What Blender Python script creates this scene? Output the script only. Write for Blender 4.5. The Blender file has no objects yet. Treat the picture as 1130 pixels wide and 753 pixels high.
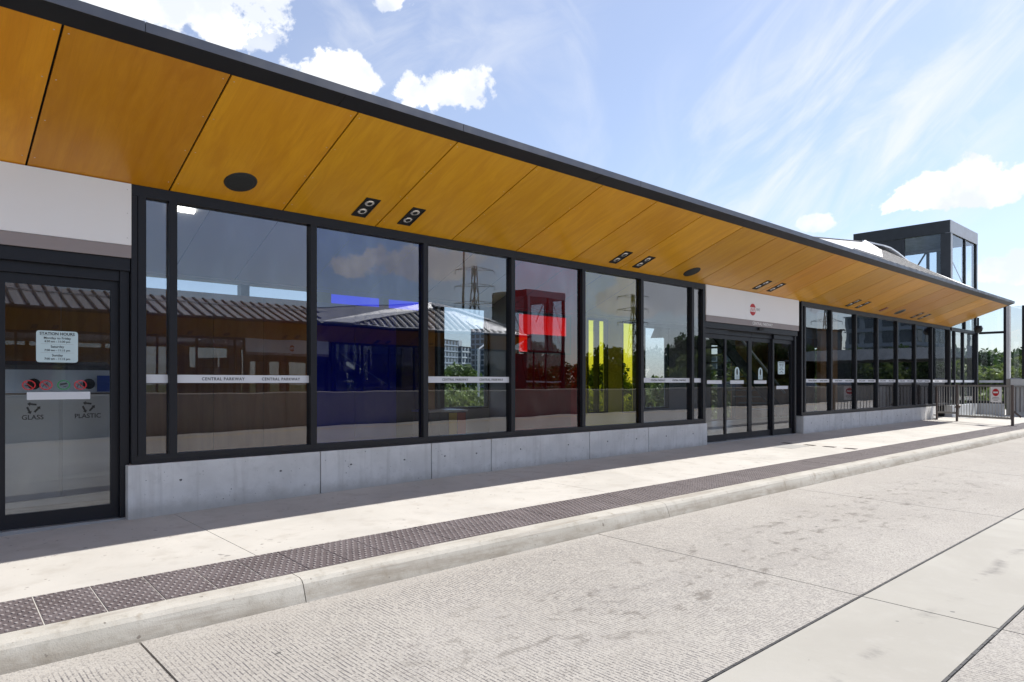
import bpy, bmesh, math, random
from mathutils import Vector, Matrix
rnd = random.Random(7)
sc = bpy.context.scene
COL = sc.collection
R = math.radians

# ------------------------------------------------------------------ camera
cd = bpy.data.cameras.new("camera")
cd.sensor_width = 36.0
cd.lens = 24.37
cd.shift_y = 0.0401
cd.clip_start = 0.05
cd.clip_end = 6000
cam = bpy.data.objects.new("camera", cd)
COL.objects.link(cam)
cam.location = (-1.725, -7.177, 1.28)
cam.rotation_euler = (R(90), 0, R(47.4 - 90))
sc.camera = cam

# ------------------------------------------------------------------ light
SUN = Vector((0.915, -0.215, 1.0)).normalized()          # towards the sun
sun_el = math.asin(SUN.z)
sl = bpy.data.lights.new("sun", 'SUN')
sl.energy = 3.15
sl.angle = R(0.53)
sl.color = (1.0, 0.96, 0.89)
so = bpy.data.objects.new("sun", sl)
COL.objects.link(so)
so.rotation_euler = (-SUN).to_track_quat('-Z', 'Y').to_euler()
sc.view_settings.view_transform = 'Standard'
sc.view_settings.look = 'None'
sc.view_settings.gamma = 1.0
sc.view_settings.exposure = 1.22

# ------------------------------------------------------------------ world: nishita sky with cumulus and cirrus
w = bpy.data.worlds.new("World")
sc.world = w
w.use_nodes = True
wt = w.node_tree
wt.nodes.clear()
WN = wt.nodes


def wl(a, b):
    wt.links.new(a, b)


def wmath(op, a, b=None, c=None, clamp=False):
    n = WN.new('ShaderNodeMath'); n.operation = op; n.use_clamp = clamp
    for i, v in enumerate((a, b, c)):
        if v is None: continue
        if isinstance(v, (int, float)): n.inputs[i].default_value = v
        else: wl(v, n.inputs[i])
    return n.outputs[0]


def wdot(vec, v):
    n = WN.new('ShaderNodeVectorMath'); n.operation = 'DOT_PRODUCT'
    wl(vec, n.inputs[0]); n.inputs[1].default_value = v
    return n.outputs['Value']


def wnoise(vec, scale, detail, rough, dist=0.0):
    n = WN.new('ShaderNodeTexNoise')
    n.inputs['Scale'].default_value = scale; n.inputs['Detail'].default_value = detail
    n.inputs['Roughness'].default_value = rough; n.inputs['Distortion'].default_value = dist
    wl(vec, n.inputs['Vector'])
    return n.outputs['Fac']


def wsmooth(x, a, b):
    n = WN.new('ShaderNodeMapRange'); n.interpolation_type = 'SMOOTHSTEP'
    n.inputs['From Min'].default_value = a; n.inputs['From Max'].default_value = b
    wl(x, n.inputs['Value'])
    return n.outputs['Result']


def wmix(fac, a, b):
    n = WN.new('ShaderNodeMix'); n.data_type = 'RGBA'
    if isinstance(fac, float): n.inputs['Factor'].default_value = fac
    else: wl(fac, n.inputs['Factor'])
    for v, i in ((a, 6), (b, 7)):
        if isinstance(v, tuple): n.inputs[i].default_value = v
        else: wl(v, n.inputs[i])
    return n.outputs[2]


sky = WN.new('ShaderNodeTexSky')
sky.sky_type = 'NISHITA'
sky.sun_disc = False
sky.sun_elevation = sun_el
sky.sun_rotation = math.atan2(SUN.x, SUN.y)
sky.air_density = 1.0
sky.dust_density = 0.7
sky.ozone_density = 4.0
tc = WN.new('ShaderNodeTexCoord')
D = tc.outputs['Generated']
sep = WN.new('ShaderNodeSeparateXYZ'); wl(D, sep.inputs[0])
n_big = wnoise(D, 9.0, 9.0, 0.62, 0.25)
n_fine = wnoise(D, 26.0, 7.0, 0.6, 0.1)
puff = wmath('ADD', wmath('MULTIPLY', wmath('SUBTRACT', n_big, 0.5), 2.0), wmath('MULTIPLY', wmath('SUBTRACT', n_fine, 0.5), 1.7))
cloud = None
# (x, y, z direction, half width, half height) in radians-ish, as seen from the platform
CL = [(.225, .865, .455, .125, .085, 1), (.345, .838, .423, .022, .024, .55), (.447, .803, .392, .058, .030, 1),
      (.556, .740, .381, .070, .040, 1), (.476, .740, .476, .030, .020, .8), (.894, .397, .205, .022, .014, .7),
      (.945, .243, .226, .105, .030, 1), (.974, .190, .128, .060, .028, .85), (.30, .90, .52, .10, .06, 1),
      # over the road, the half of the sky that the glass shows
      (.55, -.80, .155, .085, .034, 1), (.80, -.57, .115, .11, .034, 1), (.12, -.90, .33, .12, .05, .9), (.02, -.95, .20, .09, .03, .8),
      (.93, -.32, .10, .09, .03, .8), (-.62, -.70, .30, .16, .07, 1), (-.85, .35, .34, .17, .07, 1), (-.35, .90, .25, .15, .06, 1),
      (-.90, -.25, .25, .15, .06, 1), (.45, -.55, .70, .16, .09, .9), (-.2, .5, .8, .2, .1, .8)]
for (x, y, z, sw, sh, am) in CL:
    sw *= 1.2; sh *= 1.22
    c = Vector((x, y, z)).normalized()
    eh = Vector((c.y, -c.x, 0)).normalized()
    ev = eh.cross(c)
    if ev.z < 0: ev = -ev
    dc = wdot(D, c)
    dcl = wmath('MAXIMUM', dc, 0.05)
    u = wmath('DIVIDE', wdot(D, eh), wmath('MULTIPLY', dcl, sw))
    v = wmath('DIVIDE', wdot(D, ev), wmath('MULTIPLY', dcl, sh))
    vb = wmath('MULTIPLY', wmath('MINIMUM', v, 0.0), 0.7)      # flatter underside
    v = wmath('ADD', v, vb)
    r2 = wmath('SQRT', wmath('ADD', wmath('MULTIPLY', u, u), wmath('MULTIPLY', v, v)))
    den = wmath('ADD', wmath('SUBTRACT', 0.92, r2), puff)
    m = wmath('MULTIPLY', wsmooth(den, 0.06, 0.27), am)
    m = wmath('MULTIPLY', m, wmath('GREATER_THAN', dc, 0.2))
    cloud = m if cloud is None else wmath('MAXIMUM', cloud, m)
# grey modelling inside the clouds
shade = wsmooth(wnoise(D, 15.0, 5.0, 0.55), 0.38, 0.60)
ccol = wmix(shade, (4.5, 4.75, 5.25, 1), (5.9, 6.0, 6.15, 1))
# cirrus: stretched noise, thin veils all over the sky
mp = WN.new('ShaderNodeMapping'); wl(D, mp.inputs['Vector'])
mp.inputs['Rotation'].default_value = (R(25), R(-38), R(20))
mp.inputs['Scale'].default_value = (1.3, 6.0, 3.2)
ci = wmath('MULTIPLY', wsmooth(wnoise(mp.outputs[0], 1.5, 8.0, 0.55, 0.9), 0.46, 0.80), wsmooth(wnoise(D, 1.6, 3.0, .5), 0.36, 0.62))
ci = wmath('MULTIPLY', ci, 0.5)
base = wmix(0.40, sky.outputs[0], (3.15, 3.25, 3.95, 1))          # thin high haze
# broad wind-combed veils in two parts of the sky
for (x, y, z, sw, sh, rot, am) in ((.905, .345, .335, .36, .22, 42, .85), (.55, .70, .46, .22, .12, 20, .4), (.2, -.8, .55, .4, .25, 30, .6), (-.7, .3, .6, .4, .25, 10, .6)):
    c = Vector((x, y, z)).normalized(); eh = Vector((c.y, -c.x, 0)).normalized(); ev = eh.cross(c)
    if ev.z < 0: ev = -ev
    a_ = R(rot); e1 = eh * math.cos(a_) + ev * math.sin(a_); e2 = ev * math.cos(a_) - eh * math.sin(a_)
    dc = wmath('MAXIMUM', wdot(D, c), .05)
    u = wmath('DIVIDE', wdot(D, e1), dc); v = wmath('DIVIDE', wdot(D, e2), dc)
    cb = WN.new('ShaderNodeCombineXYZ'); wl(wmath('MULTIPLY', u, 2.6), cb.inputs[0]); wl(wmath('MULTIPLY', v, 9.0), cb.inputs[1])
    st = wsmooth(wnoise(cb.outputs[0], 1.6, 9.0, .6, .7), .36, .74)
    uu = wmath('DIVIDE', u, sw); vv = wmath('DIVIDE', v, sh)
    rr = wmath('SQRT', wmath('ADD', wmath('MULTIPLY', uu, uu), wmath('MULTIPLY', vv, vv)))
    m = wmath('MULTIPLY', wmath('MULTIPLY', st, wsmooth(rr, 1.15, .25)), am)
    m = wmath('MULTIPLY', m, wmath('GREATER_THAN', wdot(D, c), .2))
    ci = wmath('MAXIMUM', ci, m)
s1 = wmix(ci, base, (4.9, 5.05, 5.3, 1))
s2 = wmix(cloud, s1, ccol)
bg = WN.new('ShaderNodeBackground'); bg.inputs['Strength'].default_value = 0.087
wl(s2, bg.inputs['Color'])
wo = WN.new('ShaderNodeOutputWorld'); wl(bg.outputs[0], wo.inputs['Surface'])

# ------------------------------------------------------------------ materials
MATS = {}


class NT:
    def __init__(s, name):
        s.m = bpy.data.materials.new(name); s.m.use_nodes = True
        s.t = s.m.node_tree; s.t.nodes.clear()
        s.out = s.t.nodes.new('ShaderNodeOutputMaterial')
        s.b = s.t.nodes.new('ShaderNodeBsdfPrincipled')
        s.t.links.new(s.b.outputs[0], s.out.inputs['Surface'])
        MATS[name] = s.m

    def n(s, typ, **kw):
        x = s.t.nodes.new('ShaderNode' + typ)
        for k, v in kw.items(): setattr(x, k, v)
        return x

    def l(s, a, b): s.t.links.new(a, b)

    def math(s, op, a, b=None, c=None, clamp=False):
        x = s.n('Math', operation=op); x.use_clamp = clamp
        for i, v in enumerate((a, b, c)):
            if v is None: continue
            if isinstance(v, (int, float)): x.inputs[i].default_value = v
            else: s.l(v, x.inputs[i])
        return x.outputs[0]

    def noise(s, vec, scale, detail=4, rough=.55, dist=0.0):
        x = s.n('TexNoise')
        x.inputs['Scale'].default_value = scale; x.inputs['Detail'].default_value = detail
        x.inputs['Roughness'].default_value = rough; x.inputs['Distortion'].default_value = dist
        if vec is not None: s.l(vec, x.inputs['Vector'])
        return x.outputs['Fac']

    def map(s, vec, scale=(1, 1, 1), rot=(0, 0, 0), loc=None):
        x = s.n('Mapping'); s.l(vec, x.inputs['Vector'])
        x.inputs['Scale'].default_value = scale; x.inputs['Rotation'].default_value = rot
        if loc is not None:
            if isinstance(loc, tuple): x.inputs['Location'].default_value = loc
            else: s.l(loc, x.inputs['Location'])
        return x.outputs[0]

    def ss(s, v, a, b, lo=0., hi=1.):
        x = s.n('MapRange'); x.interpolation_type = 'SMOOTHSTEP'
        x.inputs['From Min'].default_value = a; x.inputs['From Max'].default_value = b
        x.inputs['To Min'].default_value = lo; x.inputs['To Max'].default_value = hi
        s.l(v, x.inputs['Value']); return x.outputs['Result']

    def mix(s, f, a, b, mode='MIX'):
        x = s.n('Mix'); x.data_type = 'RGBA'; x.blend_type = mode
        if isinstance(f, (int, float)): x.inputs['Factor'].default_value = f
        else: s.l(f, x.inputs['Factor'])
        for v, i in ((a, 6), (b, 7)):
            if isinstance(v, tuple): x.inputs[i].default_value = v if len(v) == 4 else v + (1,)
            else: s.l(v, x.inputs[i])
        return x.outputs[2]

    def pos(s): return s.n('NewGeometry').outputs['Position']
    def obj(s): return s.n('TexCoord').outputs['Object']
    def rand(s): return s.n('ObjectInfo').outputs['Random']

    def bump(s, h, strength=.3, dist=.01):
        x = s.n('Bump'); x.inputs['Strength'].default_value = strength; x.inputs['Distance'].default_value = dist
        s.l(h, x.inputs['Height']); s.l(x.outputs[0], s.b.inputs['Normal'])

    def col(s, c):
        if isinstance(c, tuple): s.b.inputs['Base Color'].default_value = c if len(c) == 4 else c + (1,)
        else: s.l(c, s.b.inputs['Base Color'])

    def set(s, rough=None, metal=None, spec=None, coat=None):
        if rough is not None:
            if isinstance(rough, (int, float)): s.b.inputs['Roughness'].default_value = rough
            else: s.l(rough, s.b.inputs['Roughness'])
        if metal is not None: s.b.inputs['Metallic'].default_value = metal
        if spec is not None: s.b.inputs['Specular IOR Level'].default_value = spec
        if coat is not None:
            s.b.inputs['Coat Weight'].default_value = coat; s.b.inputs['Coat Roughness'].default_value = .18


def plain(name, c, rough=.5, metal=0., var=.12, scale=6., spec=.5, bumpy=0.0, rv=.07):
    t = NT(name); p = t.pos()
    n = t.noise(p, scale, 5, .6)
    d = tuple(x * (1 - var) for x in c); u = tuple(min(1, x * (1 + var)) for x in c)
    t.col(t.mix(n, d, u))
    t.set(rough=t.ss(t.noise(p, scale * 3, 4), .3, .7, max(.02, rough - rv), min(1, rough + rv)), metal=metal, spec=spec)
    if bumpy: t.bump(t.noise(p, scale * 12, 4), bumpy, .004)
    return t.m


def emit(name, c, st):
    t = NT(name); t.col((.8, .8, .8))
    t.b.inputs['Emission Color'].default_value = c + (1,); t.b.inputs['Emission Strength'].default_value = st
    return t.m


def concrete(name, base, streak=True, dark=.78, light=1.1, fine=90, bump=.25, warm=0.0):
    t = NT(name); p = t.pos()
    big = t.noise(p, .9, 6, .6, .3)
    mid = t.noise(p, 5, 6, .6)
    fn = t.noise(p, fine, 3, .6)
    c = t.mix(t.ss(big, .3, .72), tuple(x * dark for x in base), tuple(x * light for x in base))
    c = t.mix(t.ss(mid, .35, .75, 0, .35), c, tuple(x * .82 for x in base))
    c = t.mix(t.ss(fn, .56, .74, 0, .35), c, tuple(x * .62 for x in base))
    if streak:
        st = t.noise(t.map(p, (7, 7, .35)), 1.0, 5, .6)
        c = t.mix(t.ss(st, .5, .72, 0, .35), c, tuple(x * .70 for x in base))
    if warm:
        c = t.mix(t.ss(t.noise(p, 2.2, 5), .52, .75, 0, warm), c, (base[0] * .85, base[1] * .74, base[2] * .58))
    t.col(c); t.set(rough=.88, spec=.3)
    t.bump(t.math('ADD', fn, t.math('MULTIPLY', mid, .6)), bump, .004)
    return t.m




def base_mat():
    t = NT('concrete_base'); p = t.pos(); r = t.rand()
    cmb = t.n('CombineXYZ'); t.l(t.math('MULTIPLY', r, 50.), cmb.inputs[0])
    q = t.map(p, (1, 1, 1), (0, 0, 0), cmb.outputs[0])
    a = t.noise(q, 1.6, 7, .62, .5); b = t.noise(q, 7, 6, .65, .3); f = t.noise(p, 110, 3)
    c = t.mix(t.ss(a, .32, .68), (.57, .565, .555), (.68, .675, .665))
    c = t.mix(t.ss(b, .50, .74, 0, .5), c, (.48, .475, .465))
    st = t.noise(t.map(q, (11, 11, .55)), 1.0, 5, .65)
    c = t.mix(t.ss(st, .50, .70, 0, .42), c, (.43, .42, .405))
    sx = t.n('SeparateXYZ'); t.l(p, sx.inputs[0])
    foot = t.math('ADD', sx.outputs[2], t.math('MULTIPLY', t.math('SUBTRACT', t.noise(p, 6, 6, .7), .5), -.22))
    c = t.mix(t.ss(foot, .20, .03, 0, .55), c, (.30, .285, .26))
    c = t.mix(t.ss(t.noise(p, 34, 3, .6), .68, .73, 0, .6), c, (.27, .265, .26))
    t.col(c); t.set(rough=.85, spec=.3); t.bump(t.math('ADD', f, t.math('MULTIPLY', b, .8)), .28, .004)


base_mat()
concrete('concrete_wall', (.30, .275, .24), fine=40)
concrete('concrete_white', (.62, .61, .59), dark=.9)


def walk_mat():
    t = NT('sidewalk_concrete'); p = t.pos()
    a = t.noise(p, .7, 6, .6, .4); b = t.noise(p, 4, 6, .62); f = t.noise(p, 160, 2)
    c = t.mix(t.ss(a, .3, .7), (.425, .408, .378), (.50, .48, .447))
    c = t.mix(t.ss(b, .48, .72, 0, .55), c, (.37, .345, .31))
    c = t.mix(t.ss(f, .55, .75, 0, .25), c, (.36, .34, .31))
    sp = t.noise(p, 19, 2, .5)
    c = t.mix(t.ss(sp, .70, .74, 0, .75), c, (.22, .20, .185))
    c = t.mix(t.ss(t.noise(p, 6.5, 2, .5), .735, .75, 0, .6), c, (.16, .15, .145))
    wet = t.noise(t.map(p, (.9, .35, 1)), 1.3, 6, .65, .6)
    c = t.mix(t.ss(wet, .56, .72, 0, .28), c, (.40, .385, .37))
    t.col(c); t.set(rough=.85, spec=.3)
    t.bump(t.math('ADD', f, t.math('MULTIPLY', b, .4)), .22, .003)


walk_mat()


def curb_mat():
    t = NT('curb_concrete'); p = t.pos()
    a = t.noise(p, 1.5, 6, .6, .3); b = t.noise(p, 9, 6, .65); f = t.noise(p, 120, 3)
    c = t.mix(t.ss(a, .3, .7), (.37, .35, .31), (.44, .42, .38))
    c = t.mix(t.ss(b, .5, .74, 0, .6), c, (.25, .228, .19))
    st = t.noise(t.map(p, (9, 9, 1.2)), 1., 5, .65)
    c = t.mix(t.ss(st, .58, .72, 0, .55), c, (.24, .20, .15))
    # tyre scrapes run along the face
    sc_ = t.noise(t.map(p, (.8, 8, 26)), 1., 4, .6)
    c = t.mix(t.ss(sc_, .52, .68, 0, .45), c, (.22, .19, .16))
    gs = t.n('SeparateXYZ'); t.l(t.n('TexCoord').outputs['Generated'], gs.inputs[0])
    zb = t.math('ADD', gs.outputs[2], t.math('MULTIPLY', t.math('SUBTRACT', t.noise(t.map(p, (.7, 1, 1)), 2.0, 4, .55), .5), .26))
    band = t.math('MULTIPLY', t.ss(zb, .30, .46), t.ss(zb, .80, .55))
    c = t.mix(t.math('MULTIPLY', band, t.ss(t.noise(t.map(p, (1, 4, 4)), 3.0, 6, .7), .3, .68, .15, .72)), c, (.21, .178, .14))
    c = t.mix(t.ss(t.noise(p, 24, 2, .5), .72, .76, 0, .7), c, (.12, .10, .085))
    c = t.mix(t.ss(f, .55, .72, 0, .35), c, (.22, .2, .18))
    t.col(c); t.set(rough=.9, spec=.25)
    t.bump(t.math('ADD', t.math('MULTIPLY', f, .5), b), .4, .006)


curb_mat()


def road_mat():
    t = NT('road_concrete'); p = t.pos()
    sx = t.n('SeparateXYZ'); t.l(p, sx.inputs[0])
    X, Y = sx.outputs[0], sx.outputs[1]
    a = t.noise(p, .5, 5, .6, .4); b = t.noise(p, 3.0, 7, .66, .3); f = t.noise(p, 62, 5, .72); g = t.noise(p, 210, 2)
    c = t.mix(t.ss(a, .3, .7), (.318, .297, .268), (.375, .354, .322))
    c = t.mix(t.ss(b, .50, .74, 0, .38), c, (.32, .30, .285))
    c = t.mix(t.ss(f, .49, .62, 0, .7), c, (.165, .153, .145))
    ag = t.noise(p, 95, 3, .6)
    c = t.mix(t.ss(ag, .55, .68, 0, .5), c, (.50, .475, .435))
    c = t.mix(t.ss(g, .55, .7, 0, .45), c, (.52, .50, .47))
    # tined finish: fine grooves across the lane, strong in the first slabs and worn away further on
    xd = t.math('ADD', X, t.math('MULTIPLY', t.noise(t.map(p, (1.0, .6, 1)), 2.4, 3), .04))
    q = t.math('DIVIDE', xd, .0255)
    row = t.math('FLOOR', q)
    tri = t.math('ABSOLUTE', t.math('SUBTRACT', t.math('FRACT', q), .5))
    cmb = t.n('CombineXYZ'); t.l(t.math('MULTIPLY', row, 3.17), cmb.inputs[0]); t.l(t.math('MULTIPLY', Y, 17.0), cmb.inputs[1])
    br = t.noise(cmb.outputs[0], 1.0, 4, .75)
    worn = t.noise(p, .8, 4, .6, .4)
    gm = t.math('MULTIPLY', t.ss(tri, .07, .20, 1, 0), t.math('MULTIPLY', t.ss(br, .40, .56), t.ss(worn, .36, .54, .45, 1)))
    gm = t.math('MULTIPLY', gm, t.ss(X, 1.5, 7.0, 1.0, .35))
    edge = t.ss(t.math('ADD', Y, t.math('MULTIPLY', t.noise(p, 3, 3), .25)), -2.98, -2.80, 1, .1)
    gm = t.math('MULTIPLY', gm, edge)
    c = t.mix(t.math('MULTIPLY', gm, .85), c, (.10, .093, .10))
    # oil and tyre stains along the wheel path
    lane = t.math('SUBTRACT', 1, t.math('ABSOLUTE', t.math('DIVIDE', t.math('ADD', Y, 4.2), .80)), clamp=True)
    lx = t.math('MULTIPLY', t.ss(X, -.5, 1.5), t.ss(X, 7.5, 12, 1, .3))
    st = t.noise(t.map(p, (2.6, 4.2, 1)), 1.7, 8, .72, .3)
    sm = t.math('MULTIPLY', t.math('MULTIPLY', t.ss(st, .52, .66), t.ss(lane, .0, .6)), lx)
    c = t.mix(t.math('MULTIPLY', sm, .78), c, (.135, .12, .105))
    soft = t.math('MULTIPLY', t.math('MULTIPLY', t.ss(lane, 0, 1), lx), t.ss(b, .35, .6, .1, .5))
    c = t.mix(t.math('MULTIPLY', soft, .5), c, (.25, .235, .22))
    sp = t.noise(p, 15, 2, .5)
    c = t.mix(t.ss(sp, .74, .77, 0, .8), c, (.09, .085, .08))
    t.col(c); t.set(rough=.9, spec=.25)
    h = t.math('SUBTRACT', t.math('ADD', t.math('MULTIPLY', f, .6), t.math('MULTIPLY', g, .35)), gm)
    t.bump(h, .5, .006)


road_mat()


def gutter_mat():
    t = NT('gutter_concrete'); p = t.pos()
    a = t.noise(p, .8, 6, .6, .4); b = t.noise(p, 5, 6, .65); f = t.noise(p, 130, 3)
    c = t.mix(t.ss(a, .3, .7), (.315, .30, .268), (.365, .35, .315))
    c = t.mix(t.ss(b, .52, .75, 0, .4), c, (.37, .355, .33))
    sx = t.n('SeparateXYZ'); t.l(p, sx.inputs[0])
    yy = t.math('ADD', sx.outputs[1], t.math('MULTIPLY', t.noise(p, 1.3, 3), .22))
    band = t.math('SUBTRACT', 1, t.math('ABSOLUTE', t.math('DIVIDE', t.math('ADD', yy, 5.62), .07)), clamp=True)
    drip = t.noise(t.map(p, (1.6, 1, 1)), 1.8, 6, .7)
    c = t.mix(t.math('MULTIPLY', band, t.ss(drip, .48, .66, 0, .8)), c, (.17, .16, .15))
    sp = t.noise(p, 9, 2, .5)
    c = t.mix(t.ss(sp, .75, .78, 0, .8), c, (.10, .10, .10))
    c = t.mix(t.ss(f, .56, .72, 0, .3), c, (.28, .27, .26))
    t.col(c); t.set(rough=.85, spec=.3); t.bump(t.math('ADD', f, b), .2, .004)


gutter_mat()


def wood_mat(name, d, m, l, coat, along='y'):
    t = NT(name); p = t.obj(); r = t.rand()
    cmb = t.n('CombineXYZ')
    t.l(t.math('MULTIPLY', r, 37.), cmb.inputs[0]); t.l(t.math('MULTIPLY', r, 91.), cmb.inputs[1])
    sc3 = (7., .9, 2.) if along == 'y' else (5, 5, .55)
    v = t.map(p, sc3, (0, 0, .12 if along == 'y' else 0), cmb.outputs[0])
    g1 = t.noise(v, 1.0, 7, .62, .9); g2 = t.noise(t.map(v, (4, .8, 1)), 2.6, 5, .65, .3)
    c = t.mix(t.ss(g1, .30, .70), d, l)
    c = t.mix(t.ss(g2, .38, .70, 0, .45), c, m)
    blot = t.noise(t.map(p, (1, 1, 1), (0, 0, 0), cmb.outputs[0]), 1.1, 4, .6)
    c = t.mix(t.ss(blot, .35, .75, 0, .4), c, d)
    g3 = t.noise(t.map(v, (16, .35, 1)), 3.2, 4, .7)
    c = t.mix(t.ss(g3, .5, .72, 0, .28), c, tuple(x * .62 for x in d))
    hs = t.n('HueSaturation'); t.l(c, hs.inputs['Color'])
    t.l(t.ss(r, 0, 1, .84, 1.08), hs.inputs['Value'])
    t.l(t.ss(t.math('FRACT', t.math('MULTIPLY', r, 7.3)), 0, 1, .494, .506), hs.inputs['Hue'])
    t.col(hs.outputs[0]); t.set(rough=t.ss(g2, .3, .7, .30, .42), spec=.5, coat=coat)
    t.bump(g2, .05, .002)


wood_mat('plywood_soffit', (.60, .252, .004), (.66, .292, .006), (.74, .35, .011), .08)
wood_mat('plywood_wall', (.30, .14, .03), (.37, .18, .045), (.43, .22, .06), .15, 'z')
plain('interior_brightened', (.46, .45, .44), .6, 0, .08, 2)  # grey wall lightened to stand in for light falling on it
plain('dark_frame', (.014, .0145, .019), .42, .0, .12, 3, .32, 0, .02)
plain('dark_joint', (.008, .008, .009), .9)
plain('fascia_black', (.014, .014, .016), .34, .0, .1, .7, .4, 0, .015)
plain('fascia_edge', (.075, .080, .10), .40, .4, .2, 2)
plain('tower_panel', (.016, .017, .021), .40, .1, .15, 1.5)
plain('tower_trim_lit', (.36, .365, .39), .45, .3, .1, 1.5)  # lit copy of the tower metal for its sunlit front; also small rails
plain('sign_white', (.88, .88, .89), .38, 0, .02, 1.2)
plain('sign_taupe', (.30, .26, .26), .45, 0, .04, 2)
plain('white_print', (.85, .85, .85), .5, 0, .02)
plain('grey_print', (.33, .33, .34), .5, 0, .02)
plain('black_print', (.02, .02, .022), .5, 0, .02)
plain('red_print', (.55, .02, .025), .45, 0, .05)
plain('green_print', (.02, .27, .06), .45, 0, .05)
plain('strip_film', (.66, .67, .70), .55, 0, .04, 2)
plain('decal_film', (.55, .68, .70), .5, 0, .03, 2)
plain('ceiling_white', (.72, .72, .72), .7, 0, .04, 1)
plain('floor_tile', (.30, .29, .27), .35, 0, .25, 3)
plain('interior_grey', (.24, .24, .245), .6, 0, .15, 2)
plain('stainless', (.62, .62, .61), .42, .55, .03, 2)
plain('dark_steel', (.10, .10, .11), .45, .5, .2, 4)
plain('railing_steel', (.30, .285, .265), .45, .25, .2, 6)
plain('brown_steel', (.115, .09, .08), .55, .2, .2, 6)
plain('recess_black', (.010, .010, .011), .7)
plain('lamp_lens', (.75, .72, .68), .18, .6, .1, 8)
plain('speaker_grille', (.03, .032, .032), .6, .2, .2, 40)
plain('speaker_grey', (.17, .19, .18), .5, .2, .1, 40)
plain('rust_iron', (.040, .018, .012), .95, .0, .6, 30, .05)
plain('cover_plate', (.33, .325, .315), .6, .2, .15, 9)
plain('roof_pan', (.40, .40, .41), .42, .35, .12, 1.2)
plain('roof_seam', (.05, .05, .055), .5, .3, .2, 2)  # dark tone paints in the shadow line beside each seam
plain('flashing', (.72, .72, .73), .35, .3, .05, 2)
plain('bin_blue', (.02, .06, .30), .4)
plain('bin_yellow', (.55, .40, .04), .4)
plain('bin_red', (.45, .09, .04), .4)
plain('bark', (.10, .075, .055), .9, 0, .3, 12)
plain('road_line', (.62, .36, .05), .7, 0, .2, 8)
plain('asphalt', (.10, .10, .10), .9, 0, .2, 4)
plain('galvanised', (.42, .43, .44), .4, .6, .12, 6)
plain('pylon_steel', (.16, .165, .17), .55, .4, .15, 2)
plain('apartment_haze_grey', (.30, .34, .40), .7, 0, .08, .2)  # blue cast of distance haze mixed into the wall colour
plain('apartment_haze_pale', (.44, .47, .50), .7, 0, .06, .2)  # haze is mixed into this paler wall colour too
plain('apartment_brown', (.13, .10, .085), .8, 0, .1, .3)
plain('window_dark', (.06, .08, .11), .15, 0, .2, .3)
plain('car_white', (.78, .78, .79), .3)
plain('car_silver', (.42, .43, .45), .3, .5)
plain('tyre_rubber', (.02, .02, .02), .8)
plain('sealant', (.025, .025, .028), .7, 0, .3, 20)
emit('tube_light', (1.0, .93, .78), 2.6)
plain('dull_red', (.30, .12, .10), .5)


def tactile_mat():
    t = NT('tactile_tile'); p = t.pos()
    a = t.noise(p, 3, 5, .65); f = t.noise(p, 140, 3)
    c = t.mix(t.ss(a, .3, .7), (.082, .066, .068), (.125, .105, .108))
    c = t.mix(t.ss(f, .5, .7, 0, .4), c, (.17, .15, .15))
    c = t.mix(t.ss(t.noise(p, 26, 4, .7), .62, .74, 0, .5), c, (.24, .22, .21))
    t.col(c); t.set(rough=.6, spec=.4); t.bump(f, .25, .002)
    t2 = NT('tactile_dome'); p = t2.pos()
    t2.col(t2.mix(t2.noise(p, 60, 3), (.20, .175, .175), (.42, .39, .385))); t2.set(rough=.5)


tactile_mat()


def leaf_mat(name, d, l):
    t = NT(name); p = t.obj()
    n = t.noise(p, 1.4, 3); n2 = t.noise(p, 9, 3); r = t.rand()
    c = t.mix(t.ss(n, .35, .65), d, l)
    c = t.mix(t.ss(n2, .5, .75, 0, .5), c, tuple(min(1, x * 1.35) for x in l))
    hs = t.n('HueSaturation'); t.l(c, hs.inputs['Color']); t.l(t.ss(r, 0, 1, .8, 1.2), hs.inputs['Value'])
    t.col(hs.outputs[0]); t.set(rough=.55, spec=.3)
    tr = t.n('BsdfTranslucent'); t.l(hs.outputs[0], tr.inputs['Color'])
    mx = t.n('MixShader'); mx.inputs[0].default_value = .3
    t.l(t.b.outputs[0], mx.inputs[1]); t.l(tr.outputs[0], mx.inputs[2]); t.l(mx.outputs[0], t.out.inputs['Surface'])


leaf_mat('leaf_dark', (.028, .055, .016), (.065, .115, .030))
leaf_mat('leaf_mid', (.055, .095, .022), (.12, .175, .045))
leaf_mat('leaf_light', (.10, .14, .032), (.20, .245, .065))


def grass_mat():
    t = NT('grass'); p = t.pos()
    n = t.noise(p, .15, 6, .6); m = t.noise(p, 3, 5)
    c = t.mix(t.ss(n, .3, .7), (.05, .075, .02), (.11, .12, .045))
    c = t.mix(t.ss(m, .45, .7, 0, .5), c, (.045, .06, .018))
    t.col(c); t.set(rough=.95, spec=.2)


grass_mat()


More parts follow.
